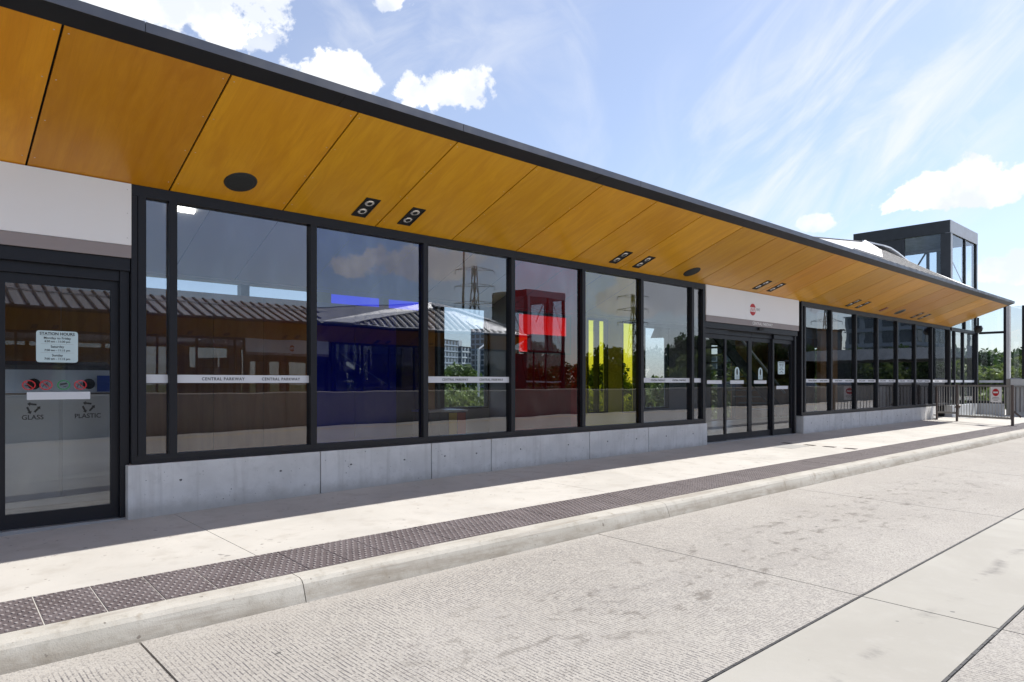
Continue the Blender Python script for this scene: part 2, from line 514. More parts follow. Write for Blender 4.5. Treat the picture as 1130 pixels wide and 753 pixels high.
def glass(name, tint, refl=.10, wob=.004):
    t = NT(name)
    t.t.nodes.remove(t.b)
    tr = t.n('BsdfTransparent'); tr.inputs['Color'].default_value = tint + (1,)
    gl = t.n('BsdfGlossy'); gl.inputs['Roughness'].default_value = 0.0; gl.inputs['Color'].default_value = (.93, .95, 1.0, 1)
    p = t.pos()
    bp = t.n('Bump'); bp.inputs['Strength'].default_value = wob; bp.inputs['Distance'].default_value = .2
    cmb = t.n('CombineXYZ'); t.l(t.math('MULTIPLY', t.rand(), 40.), cmb.inputs[0]); t.l(t.math('MULTIPLY', t.rand(), 23.), cmb.inputs[2])
    t.l(t.noise(t.map(p, (.9, .9, 1.6), (0, 0, 0), cmb.outputs[0]), 1.3, 1.5, .4), bp.inputs['Height'])
    t.l(bp.outputs[0], gl.inputs['Normal'])
    fr = t.n('LayerWeight'); fr.inputs['Blend'].default_value = .33
    film = t.math('MULTIPLY', t.ss(t.noise(t.map(p, (1, 1, .5)), 2.5, 6, .65), .4, .75), .035)
    fac = t.math('ADD', t.math('ADD', fr.outputs['Fresnel'], refl), film, clamp=True)
    # the coating is on the outer face only; the inner face just lets light through
    fac = t.math('MULTIPLY', fac, t.math('SUBTRACT', 1, t.n('NewGeometry').outputs['Backfacing']))
    mx = t.n('MixShader'); t.l(fac, mx.inputs[0]); t.l(tr.outputs[0], mx.inputs[1]); t.l(gl.outputs[0], mx.inputs[2])
    t.l(mx.outputs[0], t.out.inputs['Surface'])


glass('glass_clear', (.86, .88, .90))
glass('glass_blue', (.045, .14, .85))
glass('glass_red', (.88, .06, .05))
glass('glass_yellow', (.96, .89, .20))
glass('glass_door', (.82, .84, .85), .07, .005)
glass('glass_plain', (.90, .93, .95), .03, .005)

# ------------------------------------------------------------------ mesh helpers


def wloc(o):
    v = Vector((0, 0, 0))
    while o is not None:
        v = v + o.location; o = o.parent
    return v


class MB:
    """collects solids, then links them as ONE mesh object"""
    def __init__(s, fn=None):
        s.v = []; s.f = []; s.mi = []; s.k = 0; s.fn = fn

    def mat(s, k): s.k = k; return s

    def _a(s, pts, faces):
        o = len(s.v)
        for p in pts: s.v.append(s.fn(p) if s.fn else tuple(p))
        for f in faces: s.f.append([o + i for i in f]); s.mi.append(s.k)
        return s

    def box(s, x0, x1, y0, y1, z0, z1):
        P = [(x0, y0, z0), (x1, y0, z0), (x1, y1, z0), (x0, y1, z0), (x0, y0, z1), (x1, y0, z1), (x1, y1, z1), (x0, y1, z1)]
        return s._a(P, [(0, 3, 2, 1), (4, 5, 6, 7), (0, 1, 5, 4), (1, 2, 6, 5), (2, 3, 7, 6), (3, 0, 4, 7)])

    def hexa(s, P):      # 4 bottom (ccw) + 4 top
        return s._a(P, [(0, 3, 2, 1), (4, 5, 6, 7), (0, 1, 5, 4), (1, 2, 6, 5), (2, 3, 7, 6), (3, 0, 4, 7)])

    def prism(s, prof, x0, x1):      # (y,z) profile swept along x
        n = len(prof)
        P = [(x0, y, z) for y, z in prof] + [(x1, y, z) for y, z in prof]
        F = [tuple(range(n))[::-1], tuple(range(n, 2 * n))] + [(i, (i + 1) % n, n + (i + 1) % n, n + i) for i in range(n)]
        return s._a(P, F)

    def slab(s, pts, th):            # polygon in 3-D with thickness along its normal (downwards by th)
        pts = [Vector(p) for p in pts]
        nn = (pts[1] - pts[0]).cross(pts[2] - pts[0]).normalized()
        q = [p - nn * th for p in pts]; n = len(pts)
        return s._a([tuple(p) for p in pts] + [tuple(p) for p in q],
                    [tuple(range(n)), tuple(range(n, 2 * n))[::-1]] + [(i, n + i, n + (i + 1) % n, (i + 1) % n) for i in range(n)])

    def bar(s, a, b, w, h=None):
        a = Vector(a); b = Vector(b); h = h or w; d = (b - a).normalized()
        up = Vector((0, 0, 1)) if abs(d.z) < .95 else Vector((0, 1, 0))
        r = d.cross(up).normalized(); u = r.cross(d)
        P = []
        for e in (a, b):
            for i, j in ((-1, -1), (1, -1), (1, 1), (-1, 1)): P.append(tuple(e + r * (w / 2 * i) + u * (h / 2 * j)))
        return s._a(P, [(0, 1, 2, 3), (7, 6, 5, 4), (0, 4, 5, 1), (1, 5, 6, 2), (2, 6, 7, 3), (3, 7, 4, 0)])

    def cyl(s, a, b, r0, r1=None, n=12):
        r1 = r0 if r1 is None else r1
        a = Vector(a); b = Vector(b); d = (b - a).normalized()
        up = Vector((0, 0, 1)) if abs(d.z) < .95 else Vector((0, 1, 0))
        r = d.cross(up).normalized(); u = r.cross(d); P = []
        for e, q in ((a, r0), (b, r1)):
            for i in range(n):
                t = 2 * math.pi * i / n
                P.append(tuple(e + r * (math.cos(t) * q) + u * (math.sin(t) * q)))
        return s._a(P, [tuple(range(n))[::-1], tuple(range(n, 2 * n))] + [(i, (i + 1) % n, n + (i + 1) % n, n + i) for i in range(n)])

    def quad(s, a, b, c, d): return s._a([a, b, c, d], [(0, 1, 2, 3)])

    def mesh(s, name, mats, off=Vector((0, 0, 0)), fix=True):
        me = bpy.data.meshes.new(name)
        me.from_pydata([(p[0] - off.x, p[1] - off.y, p[2] - off.z) for p in s.v], [], s.f)
        for m in ([mats] if isinstance(mats, str) else mats): me.materials.append(MATS[m])
        me.polygons.foreach_set('material_index', s.mi)
        if fix:
            bm = bmesh.new(); bm.from_mesh(me); bmesh.ops.recalc_face_normals(bm, faces=bm.faces); bm.to_mesh(me); bm.free()
        me.update()
        return me

    def build(s, name, mats, parent=None, fix=True, bevel=0, smooth=False):
        off = wloc(parent) if parent else Vector((0, 0, 0))
        me = s.mesh(name, mats, off, fix)
        if bevel:
            bm = bmesh.new(); bm.from_mesh(me)
            bmesh.ops.bevel(bm, geom=list(bm.edges), offset=bevel, segments=2, profile=.6, affect='EDGES')
            bm.to_mesh(me); bm.free()
        if smooth:
            for p in me.polygons: p.use_smooth = True
        o = bpy.data.objects.new(name, me); COL.objects.link(o); o.parent = parent
        return o


def inst(name, me, parent, loc=(0, 0, 0), rot=(0, 0, 0), scale=None):
    o = bpy.data.objects.new(name, me); COL.objects.link(o); o.parent = parent
    o.location = loc; o.rotation_euler = rot
    if scale: o.scale = scale
    return o


def thing(name, label, cat, loc=(0, 0, 0), group=None):
    o = bpy.data.objects.new(name, None); COL.objects.link(o); o.location = loc
    o.empty_display_size = .2
    return tag(o, label, cat, group)


def tag(o, label, cat, group=None):
    o['label'] = label; o['category'] = cat
    if group: o['group'] = group
    return o


def struct(o): o['kind'] = 'structure'; return o


def stuff(o): o['kind'] = 'stuff'; return o


def text_mesh(txt, size, spacing=1.0, bold=0.0, width=None):
    cu = bpy.data.curves.new('lettering', 'FONT')
    cu.body = txt; cu.size = size; cu.space_character = spacing; cu.align_x = 'CENTER'; cu.align_y = 'CENTER'
    cu.offset = bold; cu.extrude = .0006; cu.resolution_u = 3
    to = bpy.data.objects.new('lettering', cu); COL.objects.link(to)
    bpy.context.view_layer.update()
    me = bpy.data.meshes.new_from_object(to.evaluated_get(bpy.context.evaluated_depsgraph_get()))
    bpy.data.objects.remove(to); bpy.data.curves.remove(cu)
    if width:
        xs = [v.co.x for v in me.vertices]; k = width / (max(xs) - min(xs))
        for v in me.vertices: v.co.x *= k
    return me


def letters(txt, size, at, mat, parent, name='lettering', face=0, **kw):
    """face 0: read from -Y; pi: read from +Y"""
    me = text_mesh(txt, size, **kw); me.materials.clear(); me.materials.append(MATS[mat]); me.name = name
    o = bpy.data.objects.new(name, me); COL.objects.link(o); o.parent = parent
    o.location = Vector(at) - (wloc(parent) if parent else Vector((0, 0, 0)))
    o.rotation_euler = (R(90), 0, face)
    o['kind'] = 'stuff'          # flat print, too small to pick apart letter by letter
    return o


# ------------------------------------------------------------------ ground profile


def zg(x): return .107 * (1 - math.exp(-x / 4.7)) if x > 0 else max(.0227 * x, -.25)
def dY(x): return -.316 * (1 - math.exp(-(x + 1.2) / 6.8)) if x > -1.2 else min(.4, -.0465 * (x + 1.2))
def zw(x, y): return zg(x) + .02 * y                       # platform surface
def zr(x, y): return zg(x) + .02 * max(y, -7.0) - .137     # road surface


def sheet(mb, xs, ys, zf, th=0.0):
    """top surface over rows xs and edge functions ys, with skirts of depth th"""
    o = len(mb.v); ny = len(ys)
    for x in xs:
        for y in ys:
            yy = y(x) if callable(y) else y
            mb.v.append((x, yy, zf(x, yy)))
    for i in range(len(xs) - 1):
        for j in range(ny - 1):
            a = o + i * ny + j
            mb.f.append([a, a + ny, a + ny + 1, a + 1]); mb.mi.append(mb.k)
    if th:
        ring = [o + i * ny for i in range(len(xs))] + [o + (len(xs) - 1) * ny + j for j in range(1, ny)] + \
               [o + i * ny + ny - 1 for i in range(len(xs) - 2, -1, -1)] + [o + j for j in range(ny - 2, 0, -1)]
        b = len(mb.v)
        for k in ring:
            p = mb.v[k]; mb.v.append((p[0], p[1], p[2] - th))
        n = len(ring)
        for i in range(n):
            mb.f.append([ring[(i + 1) % n], ring[i], b + i, b + (i + 1) % n]); mb.mi.append(mb.k)
    return mb


def frange(a, b, st):
    n = max(1, int(round((b - a) / st)))
    return [a + (b - a) * i / n for i in range(n + 1)]


GZ = -5.0
g = MB()
g.quad((-2500, -2500, GZ), (2500, -2500, GZ), (2500, 2500, GZ), (-2500, 2500, GZ))
struct(g.build('ground', 'grass', fix=False))
# dark bed under all paving (seen only in the open joints)
bed = MB(); sheet(bed, frange(-12, 34, 2) + frange(36, 160, 8), [-17.6, -10, -7, -2.95, -2.62, .3], lambda x, y: min(zw(x, y), zr(x, y)) - .045, 4.8)
struct(bed.build('paving_bed', 'dark_joint'))

# road: slabs of tined concrete, the smooth gutter strip, the second lane
road = struct(MB().box(-12, 160, -14.2, -14.1, -.9, -.5).build('road', 'asphalt'))
XJ = [-12.22 + 3.87 * k for k in range(0, 12)]
J1 = lambda x: -5.25 + .3 * dY(x)
J2 = lambda x: -6.05 + .3 * dY(x)
for i in range(len(XJ) - 1):
    a, b = XJ[i] + .006, XJ[i + 1] - .006
    m = MB(); sheet(m, frange(a, b, .5), [J1 and (lambda x: J1(x) + .012), (lambda x: (J1(x) - 2.79 + dY(x)) / 2), (lambda x: -2.792 + dY(x))], zr, .05)
    m.build('road_slab', 'road_concrete', road)
    m = MB(); sheet(m, frange(a, b, .5), [lambda x: J2(x) + .010, lambda x: J1(x) - .010], zr, .05)
    m.build('gutter_slab', 'gutter_concrete', road)
    m = MB(); sheet(m, frange(a, b, .5), [-14.0, -10, -7, lambda x: J2(x) - .012], zr, .05)
    m.build('road_slab', 'road_concrete', road)
xe = XJ[-1]
m = MB(); sheet(m, frange(xe, 160, 8), [-14.0, -7, lambda x: J2(x) - .012], zr, .05); m.build('road_slab', 'road_concrete', road)
m = MB(); sheet(m, frange(xe, 160, 8), [lambda x: J2(x) + .010, lambda x: J1(x) - .010], zr, .05); m.build('gutter_slab', 'gutter_concrete', road)
m = MB(); sheet(m, frange(xe, 160, 8), [lambda x: J1(x) + .012, lambda x: -2.792 + dY(x)], zr, .05); m.build('road_slab', 'road_concrete', road)
m = MB(); sheet(m, frange(-12, 150, 1.5), [-12.55, -12.43], lambda x, y: zr(x, y) + .004)
m.build('lane_line', 'road_line', road)
# black joint sealant squeezed out in lumps along both edges of the gutter strip
m = MB()
for J in (J1, J2):
    for k in range(420):
        x = -9 + k * .1
        wv = .007 + .007 * rnd.random() * (1 if rnd.random() < .25 else .35)
        m.hexa([(x, J(x) - wv, zr(x, J(x)) - .03), (x + .1, J(x + .1) - wv, zr(x, J(x)) - .03), (x + .1, J(x + .1) + wv, zr(x, J(x)) - .03), (x, J(x) + wv, zr(x, J(x)) - .03),
                (x, J(x) - wv * .8, zr(x, J(x)) + .003), (x + .1, J(x + .1) - wv * .8, zr(x, J(x)) + .003), (x + .1, J(x + .1) + wv * .8, zr(x, J(x)) + .003), (x, J(x) + wv * .8, zr(x, J(x)) + .003)])
stuff(m.build('joint_sealant', 'sealant', road))

# median barrier
bar_ = thing('barrier_wall', 'long low concrete wall along the far side of the bus road', 'wall', (-12, -14.3, -.4))
xx = -12.
while xx < 118:
    x1 = min(xx + 5.0, 118)
    m = MB(); m.prism([(-14.45, -.6), (-14.02, -.6), (-14.05, .94), (-14.08, .97), (-14.40, .97), (-14.43, .94)], xx + .008, x1 - .008)
    m.build('wall_panel', 'concrete_wall', bar_); xx = x1

# platform
walk = struct(MB().box(-12, 60, .35, .45, -.6, -.12).build('sidewalk', 'concrete_base'))
SJ = [.40 + 4.02 * k for k in range(-3, 9)]
TIN = lambda x: -1.95 + dY(x)
TOUT = lambda x: -2.56 + dY(x)
SLOT = [(-.80, .085), (-1.26, .10), (-1.63, .11), (-2.01, .11)]
for i in range(len(SJ) - 1):
    a, b = SJ[i] + .003, SJ[i + 1] - .003
    m = MB(); sheet(m, frange(a, b, .4), [lambda x: TIN(x) + .004, -1.2, -.6, .31], zw, .06)
    m.build('sidewalk_slab', 'sidewalk_concrete', walk)
    # kerb stone with battered, rounded face
    m = MB(); xs = frange(a, b, .4); o = 0
    prof = [(-2.557, .0), (-2.665, -.002), (-2.70, -.012), (-2.722, -.035), (-2.778, -.172), (-2.778, -.25), (-2.557, -.25)]
    n = len(prof)
    for x in xs:
        for (py, pz) in prof: m.v.append((x, py + dY(x), zw(x, py + dY(x)) + pz))
    for k in range(len(xs) - 1):
        for j in range(n):
            p, q = k * n + j, k * n + (j + 1) % n
            m.f.append([p, q, q + n, p + n]); m.mi.append(0)
    m.f.append(list(range(n))[::-1]); m.mi.append(0)
    e = (len(xs) - 1) * n; m.f.append([e + j for j in range(n)]); m.mi.append(0)
    m.build('kerb_stone', 'curb_concrete', walk, smooth=False)
m = MB(); sheet(m, frange(SJ[-1], 60, 4), [lambda x: -2.77 + dY(x), -1.2, .31], zw, .4); m.build('sidewalk_slab', 'sidewalk_concrete', walk)
# tactile plates: truncated domes on a dark plate
PW, PL = .3025, .606
m = MB()
for (y0, y1) in ((-PL / 2, -.0012), (.0012, PL / 2)): m.box(-PW / 2, PW / 2, y0, y1, -.02, .0015)
for i in range(6):
    for j in range(12):
        cx = -PW / 2 + (i + (.28 if j % 2 else .72)) * PW / 6; cy = -PL / 2 + (j + .5) * PL / 12
        n = 8; P = []
        for r_, z_ in ((.0125, .0012), (.0085, .0062)):
            for k in range(n): P.append((cx + r_ * math.cos(2 * math.pi * k / n), cy + r_ * math.sin(2 * math.pi * k / n), z_))
        m.mat(0)._a(P, [(k, (k + 1) % n, n + (k + 1) % n, n + k) for k in range(n)])
        m.mat(1)._a([P[n + k] for k in range(n)], [tuple(range(n))])
        m.mat(0)
plate = m.mesh('tactile_plate', ['tactile_tile', 'tactile_dome'], fix=False)
k = 0
x = -1.013 + .3105 / 2 - .3105 * 12
while x < 29:
    yc = -2.255 + dY(x)
    sl = (zw(x + .15, yc) - zw(x - .15, yc)) / .3; ang = math.atan((dY(x + .15) - dY(x - .15)) / .3)
    inst('tactile_plate', plate, walk, (x, yc, zw(x, yc) + .0005 + rnd.uniform(-.0007, .0007)), (math.atan(.02), -math.atan(sl), ang))
    x += .3105
m = MB(); sheet(m, frange(-6, 30, 1), [TOUT, TIN], lambda x, y: zw(x, y) - .0008, .03); m.build('mortar_bed', 'sidewalk_concrete', walk)
# four rusty drain grates and a cover plate let into the slabs near the entrance
for (yc, hw) in SLOT:
    xc = 11.46
    gr = MB().box(xc - .07, xc + .07, yc - hw, yc + hw, zw(xc, yc) - .004, zw(xc, yc) + .003).build('drain_grate', 'rust_iron', walk)
    sl_ = MB()
    for q in range(3):
        sl_.box(xc - .04 + q * .03, xc - .025 + q * .03, yc - hw + .02, yc + hw - .02, zw(xc, yc) + .003, zw(xc, yc) + .0045)
    stuff(sl_.build('drain_slot', 'recess_black', gr))
m = MB(); sheet(m, [10.55, 11.25], [-1.35, -.95], lambda x, y: zw(x, y) + .004, .02); m.build('access_cover', 'cover_plate', walk)

# ------------------------------------------------------------------ the station building (also its twin across the road)
ZT = 3.135            # soffit at the wall line
SS = -.379            # soffit slope
EY = -1.58            # outer edge of the plywood


def soff(y): return ZT + SS * y


def station(root, fn, X0, X1, face, full):
    def M(): return MB(fn)
    Y = (lambda y: fn((0, y, 0))[1]) if fn else (lambda y: y)
    P = root
    # -- soffit panels
    x = -.771 - 1.1455 * math.ceil((-.771 - X0) / 1.1455)
    while x < X1 - .05:
        a, b = max(x, X0) + .0085, min(x + 1.1455, X1 + .04) - .0085
        m = M()
        t = .018
        m.hexa([(a, EY, soff(EY)), (b + (.06 if b > X1 - .2 else 0), EY, soff(EY)), (b, .04, soff(.04)), (a, .04, soff(.04)),
                (a, EY, soff(EY) + t), (b + (.06 if b > X1 - .2 else 0), EY, soff(EY) + t), (b, .04, soff(.04) + t), (a, .04, soff(.04) + t)])
        off = wloc(P)
        so_ = m.build('soffit_panel', 'plywood_soffit', P)
        if full and a < 9:
            s_ = M()
            for sx in (a + .035, b - .035):
                for sy in (-1.52, -1.06, -.6, -.12):
                    z = soff(sy); s_.cyl((sx, sy, z - .0012), (sx, sy, z + .004), .006, n=6)
            stuff(s_.build('panel_screw', 'stainless', so_))
        x += 1.1455
    xe_ = X1 + .10
    M().hexa([(X0, EY, soff(EY) + .03), (xe_, EY, soff(EY) + .03), (X1, .06, soff(.06) + .03), (X0, .06, soff(.06) + .03),
              (X0, EY, soff(EY) + .05), (xe_, EY, soff(EY) + .05), (X1, .06, soff(.06) + .05), (X0, .06, soff(.06) + .05)]).build('soffit_backing', 'dark_joint', P)
    # -- fascia: black sloping strip in lengths, then the thin grey drip edge
    xf = X0; q = 0
    while xf < xe_:
        xn = min(xf + 3.4365, xe_)
        M().hexa([(xf + .002, -1.755, 3.786), (xn - .002, -1.755, 3.786), (xn - .002, EY - .002, soff(EY) + .002), (xf + .002, EY - .002, soff(EY) + .002),
                  (xf + .002, -1.755, 3.82), (xn - .002, -1.755, 3.82), (xn - .002, EY - .002, soff(EY) + .10), (xf + .002, EY - .002, soff(EY) + .10)]).build('fascia_panel', 'fascia_black', P)
        xf = xn
    xf = X0
    while xf < xe_:
        xn = min(xf + 2.9, xe_ + .02)
        M().prism([(-1.758, 3.784), (-1.752, 3.784), (-1.70, 3.85), (-1.70, 3.862), (-1.758, 3.856)], xf + .003, xn - .003).build('drip_edge', 'fascia_edge', P)
        xf = xn
    # canopy end cap
    M().hexa([(xe_, -1.75, 3.786), (xe_ + .02, -1.75, 3.786), (X1 + .02, .05, ZT), (X1, .05, ZT),
              (xe_, -1.75, 3.85), (xe_ + .02, -1.75, 3.85), (X1 + .02, .05, 3.9), (X1, .05, 3.9)]).build('canopy_end', 'fascia_black', P)
    # -- roof planes
    A = (12.5, -1.66, 3.868); Pk = (20.2, 1.0, 5.49); B = (24.88, 1.0, 4.79); Cc = (24.95, -1.66, 3.868)
    M().slab([(X0, -1.66, 3.866), (12.5, -1.66, 3.866), (13.6, .9, 4.80), (X0, .9, 4.80)], .05).build('roof_slope', 'roof_pan', P)
    M().slab([(12.5, -1.66, 3.866), Pk, (13.6, .9, 4.80)], .05).build('roof_slope', 'roof_pan', P)
    rt = M().slab([A, Cc, B, Pk], .05).build('roof_slope', 'flashing', P)  # pale metal colour stands in for the sun on this folded slope
    M().slab([(X0, .9, 4.80), (13.6, .9, 4.80), (13.6, 4.7, 3.26), (X0, 4.7, 3.26)], .12).build('roof_slope', 'roof_pan', P)
    M().slab([(13.6, .9, 4.80), Pk, B, (24.85, 4.7, 3.26), (13.6, 4.7, 3.26)], .10).build('roof_slope', 'roof_pan', P)
    xs = X0 + .2
    sm = None
    while xs < 13.5:
        e = min(1.0, max(0.0, (xs - 12.5) / 1.1))
        y0 = -1.70 + 2.6 * e
        if y0 < .6 and not full:
            M().bar((xs, y0, 3.875 + .36 * (y0 + 1.7)), (xs, .9, 4.815), .075, .05).build('roof_seam', 'roof_seam', P)
        xs += .40
    for k in range(30):          # seams of the folded slope fan up to the hip
        t = (k + .5) / 30
        e0 = Vector(A).lerp(Vector(Cc), t)
        hip = Vector(A).lerp(Vector(Pk), t / .62) if t < .62 else Vector(Pk).lerp(Vector(B), (t - .62) / .38)
        e0 = e0.lerp(hip, .07); M().bar(tuple(e0 + Vector((0, 0, .008))), tuple(hip + Vector((0, 0, .008))), .17, .018).build('roof_seam', 'roof_seam', P)
    fl = M()
    A2 = (A[0] + 1.5, A[1], A[2]); P2 = tuple(Vector(Pk).lerp(Vector(B), .10) + Vector((0, -.28, -.17)))
    up = lambda p_, h: (p_[0], p_[1] - h * .4, p_[2] + h)
    fl.hexa([up(A, .02), up(A2, .02), up(P2, .02), up(Pk, .02), up(A, .06), up(A2, .06), up(P2, .06), up(Pk, .06)])
    ed = [(20.1, 5.545), (20.6, 5.55), (21.2, 5.49), (21.98, 5.36), (22.8, 5.21), (23.8, 5.03), (24.86, 4.80)]
    for (xa, za), (xb, zb) in zip(ed, ed[1:]):
        fl.hexa([(xa, .40, za - .28), (xb, .40, zb - .28), (xb, 1.02, zb - .05), (xa, 1.02, za - .05), (xa, .40, za - .24), (xb, .40, zb - .24), (xb, 1.02, zb), (xa, 1.02, za)])
    fl.build('ridge_flashing', 'flashing', P)
    # -- glazed front
    Zs, Zh = .51, 3.03          # sill top of concrete, underside of head
    gz0, gz1 = .585, Zh
    runs = [([.043, .41, 1.878, 3.399, 4.90, 6.397, 7.89, 9.43, 9.84],), ([13.86, 14.05, 15.50, 17.0, 18.48, 19.98, 21.5, 23.05, 24.86],)]
    if X0 > -12: pass
    cols = {(0, 2): ('glass_blue', 'blue tinted glass pane'), (0, 4): ('glass_red', 'red tinted glass pane'), (0, 5): ('glass_yellow', 'yellow tinted glass pane')}
    for ri, (xs,) in enumerate(runs):
        a, b = xs[0], xs[-1]
        M().box(a, b, 0, .13, Zh, ZT - .004).build('head_rail', 'dark_frame', P)
        M().box(a, b, 0, .13, Zs + .003, gz0).build('sill_rail', 'dark_frame', P)
        M().box(a, b, -.012, .0, Zs + .003, Zs + .018).build('sill_flashing', 'dark_frame', P)
        for i, x in enumerate(xs):
            hw = .036
            c = x
            if i == 0: c = x + hw
            if i == len(xs) - 1: c = x - hw
            if ri == 0 and i == 0:
                M().box(x, x + .052, .006, .13, gz0, Zh).build('jamb_post', 'dark_frame', P)
                M().box(x + .056, x + .125, -.004, .13, gz0, Zh).build('mullion', 'dark_frame', P)
            elif ri == 1 and i == len(xs) - 1:
                M().box(x - .10, x + .02, -.02, .13, gz0, Zh).build('corner_post', 'dark_frame', P)
            else:
                mm = M(); mm.box(c - hw, c + hw, 0, .05, gz0, Zh); mm.box(c - hw + .012, c + hw - .012, .05, .13, gz0, Zh)
                mm.build('mullion', 'dark_frame', P)
        for i in range(len(xs) - 1):
            gm, lab = cols.get((ri, i) if full else None, ('glass_clear', None))
            x0 = xs[i] + (.125 if ri == 0 and i == 0 else .036); x1 = xs[i + 1] - .036
            gp = M().box(x0, x1, .055, .063, gz0, Zh).build('glass_pane', gm, P)
            if lab: gp['label'] = lab
            if lab is None and full:
                MB(fn).box(x0, x1, .0515, .0535, 1.272, 1.352).build('name_strip', 'strip_film', gp)
                if x1 - x0 > 1:
                    for fx in (.33, .77):
                        letters('CENTRAL PARKWAY', .042, (x0 + fx * (x1 - x0), .050, 1.311), 'black_print', gp, width=.43, spacing=1.2, bold=.0006)
    # -- concrete base: precast panels with open joints
    J0 = [-.002, 1.94, 3.46, 4.46, 6.49, 8.02, 9.86]; Jb = [13.88, 15.60, 17.11, 18.6, 20.21, 21.8, 23.3]
    for J in (J0, Jb):
        for i in range(len(J) - 1):
            m = M(); a, b = J[i] + .006, J[i + 1] - .006
            m.box(a, b, -.035, .20, -.35, Zs - .006)
            o = m.build('base_panel', 'concrete_base', P, bevel=.008)
            if full:
                th = M(); n = max(2, int((b - a) / .75))
                for k in range(n):
                    for zz in (.33,):
                        hx = a + (k + .5) * (b - a) / n + rnd.uniform(-.05, .05)
                        th.cyl((hx, -.0365, zz + rnd.uniform(-.01, .01)), (hx, -.03, zz), .013, n=10)
                for k in range(int((b - a) * 9)):
                    hx = rnd.uniform(a + .05, b - .05); hz = rnd.uniform(.06, .47)
                    th.cyl((hx, -.0362, hz), (hx, -.03, hz), rnd.uniform(.0025, .006), n=7)
                stuff(th.build('form_hole', 'dark_steel', o))
    # -- entrances
    for (e0, e1, nm) in ((-3.80, .035, 0), (9.86, 13.70, 1)):
        door = M().box(e0, e1, .02, .19, 2.32, ZT - .004).build('entrance_header', 'dark_frame', P)
        es = e0 + (e1 - e0) * (.385 if nm else .21)
        M().box(e0, es - .002, -.012, .012, 2.555, ZT - .006).build('sign_panel', 'sign_white', P)
        sg = M().box(es + .002, e1 + .004, -.0115, .012, 2.555, ZT - .006).build('sign_panel', 'sign_white', P)
        if full:
            for zz in (2.62, 2.85, 3.07):
                M().cyl((e1 - .03, -.0115, zz), (e1 - .03, -.0135, zz), .005, n=8).build('rivet', 'stainless', sg)
        tb = M().box(e0, e1 + .004, -.010, .012, 2.437, 2.552).build('sign_band', 'sign_taupe', sg)
        cxm = (e0 + e1) / 2
        f_ = face
        sgn = 1 if f_ == 0 else -1
        letters('CENTRAL PARKWAY', .085, (cxm + .25 * sgn, Y(-.0125), 2.495), 'white_print', sg, face=f_, bold=.0015, width=.86, spacing=1.05)
        if f_ != 0 or nm == 1:
            lx = cxm - .17 * sgn
            LZ = 2.775

            def disc(poly, y_, mt, nm_):
                lg = M(); n = len(poly)
                lg._a([(lx + p[0], y_, LZ + p[1]) for p in poly] + [(lx + p[0], y_ + .003, LZ + p[1]) for p in poly], [tuple(range(n)), tuple(range(n, 2 * n))] + [(i, (i + 1) % n, n + (i + 1) % n, n + i) for i in range(n)])
                lg.build(nm_, mt, sg)
            Rr = .122
            disc([(Rr * math.cos(2 * math.pi * i / 30), Rr * math.sin(2 * math.pi * i / 30)) for i in range(30)], -.0155, 'red_print', 'logo_disc')
            tw = .045
            cut = math.sqrt(Rr * Rr - tw * tw) + .003
            disc([(-cut, -tw), (cut, -tw), (cut + .012, 0), (cut, tw), (-cut, tw), (-cut - .012, 0)], -.0170, 'sign_white', 'logo_band')
            z_ = M()
            for i in range(6):
                xa = -.108 + i * .036; za, zb_ = ((-.036, .036), (.036, -.036))[i % 2]
                z_.bar((lx + xa, -.0185, LZ + za), (lx + xa + .036, -.0185, LZ + zb_), .002, .010)
            stuff(z_.build('logo_zigzag', 'red_print', sg))
            letters('WAY', .088, (lx + .225 * sgn, Y(-.0135), LZ + .01), 'grey_print', sg, face=f_, width=.165)
        # sensor box
        M().box(cxm + .1, cxm + .28, -.02, .02, 2.37, 2.42).build('door_sensor', 'recess_black', P)
        # jambs and leaves
        zt, zb = 2.30, .02
        base = zg(e1) + .0
        for jx in (e0, e1 - .075): M().box(jx, jx + .075, .05, .19, base - .02, 2.32).build('door_jamb', 'dark_frame', P)
        M().box(e0 + .02, e1 - .02, .03, .22, base - .06, base + .014).build('door_threshold', 'galvanised', P)
        W = e1 - e0
        secs = [(e0 + .075, e0 + .075 + .86 * .98, 'sidelight', .10), (e0 + .93, e0 + 1.93, 'sliding_door', .145), (e0 + 1.935, e0 + 2.86, 'sliding_door', .145), (e0 + 2.83, e1 - .076, 'sidelight', .10)]
        for si, (a, b, nmn, yy) in enumerate(secs):
            st_, tr_, br_ = .065, .085, .125
            zb_ = base + .016
            tz = 2.22
            fr = M()
            fr.box(a, a + st_, yy, yy + .045, zb_, tz); fr.box(b - st_, b, yy, yy + .045, zb_, tz)
            fr.box(a + st_, b - st_, yy + .001, yy + .044, zb_, zb_ + br_); fr.box(a + st_, b - st_, yy + .001, yy + .044, tz - tr_, tz)
            lf = fr.build(nmn, 'dark_frame', P)
            M().box(a + st_, b - st_, yy + .018, yy + .026, zb_ + br_, tz - tr_).build('door_glass', 'glass_door', lf)
            M().box(a, b, yy - .03, yy + .03, tz + .003, 2.318).build('door_transom', 'dark_frame', P)
            if not full: continue
            yq = yy + .0165
            cx_ = (a + b) / 2
            zc = 1.28 if si < 3 else 1.16
            if nm == 0: MB().box(cx_ - .245, cx_ + .235, yq - .002, yq, 1.125, 1.192).build('name_strip', 'strip_film', lf)
            else: MB().box(cx_ - .27, cx_ + .27, yq - .002, yq, zc - .035, zc + .035).build('name_strip', 'strip_film', lf)
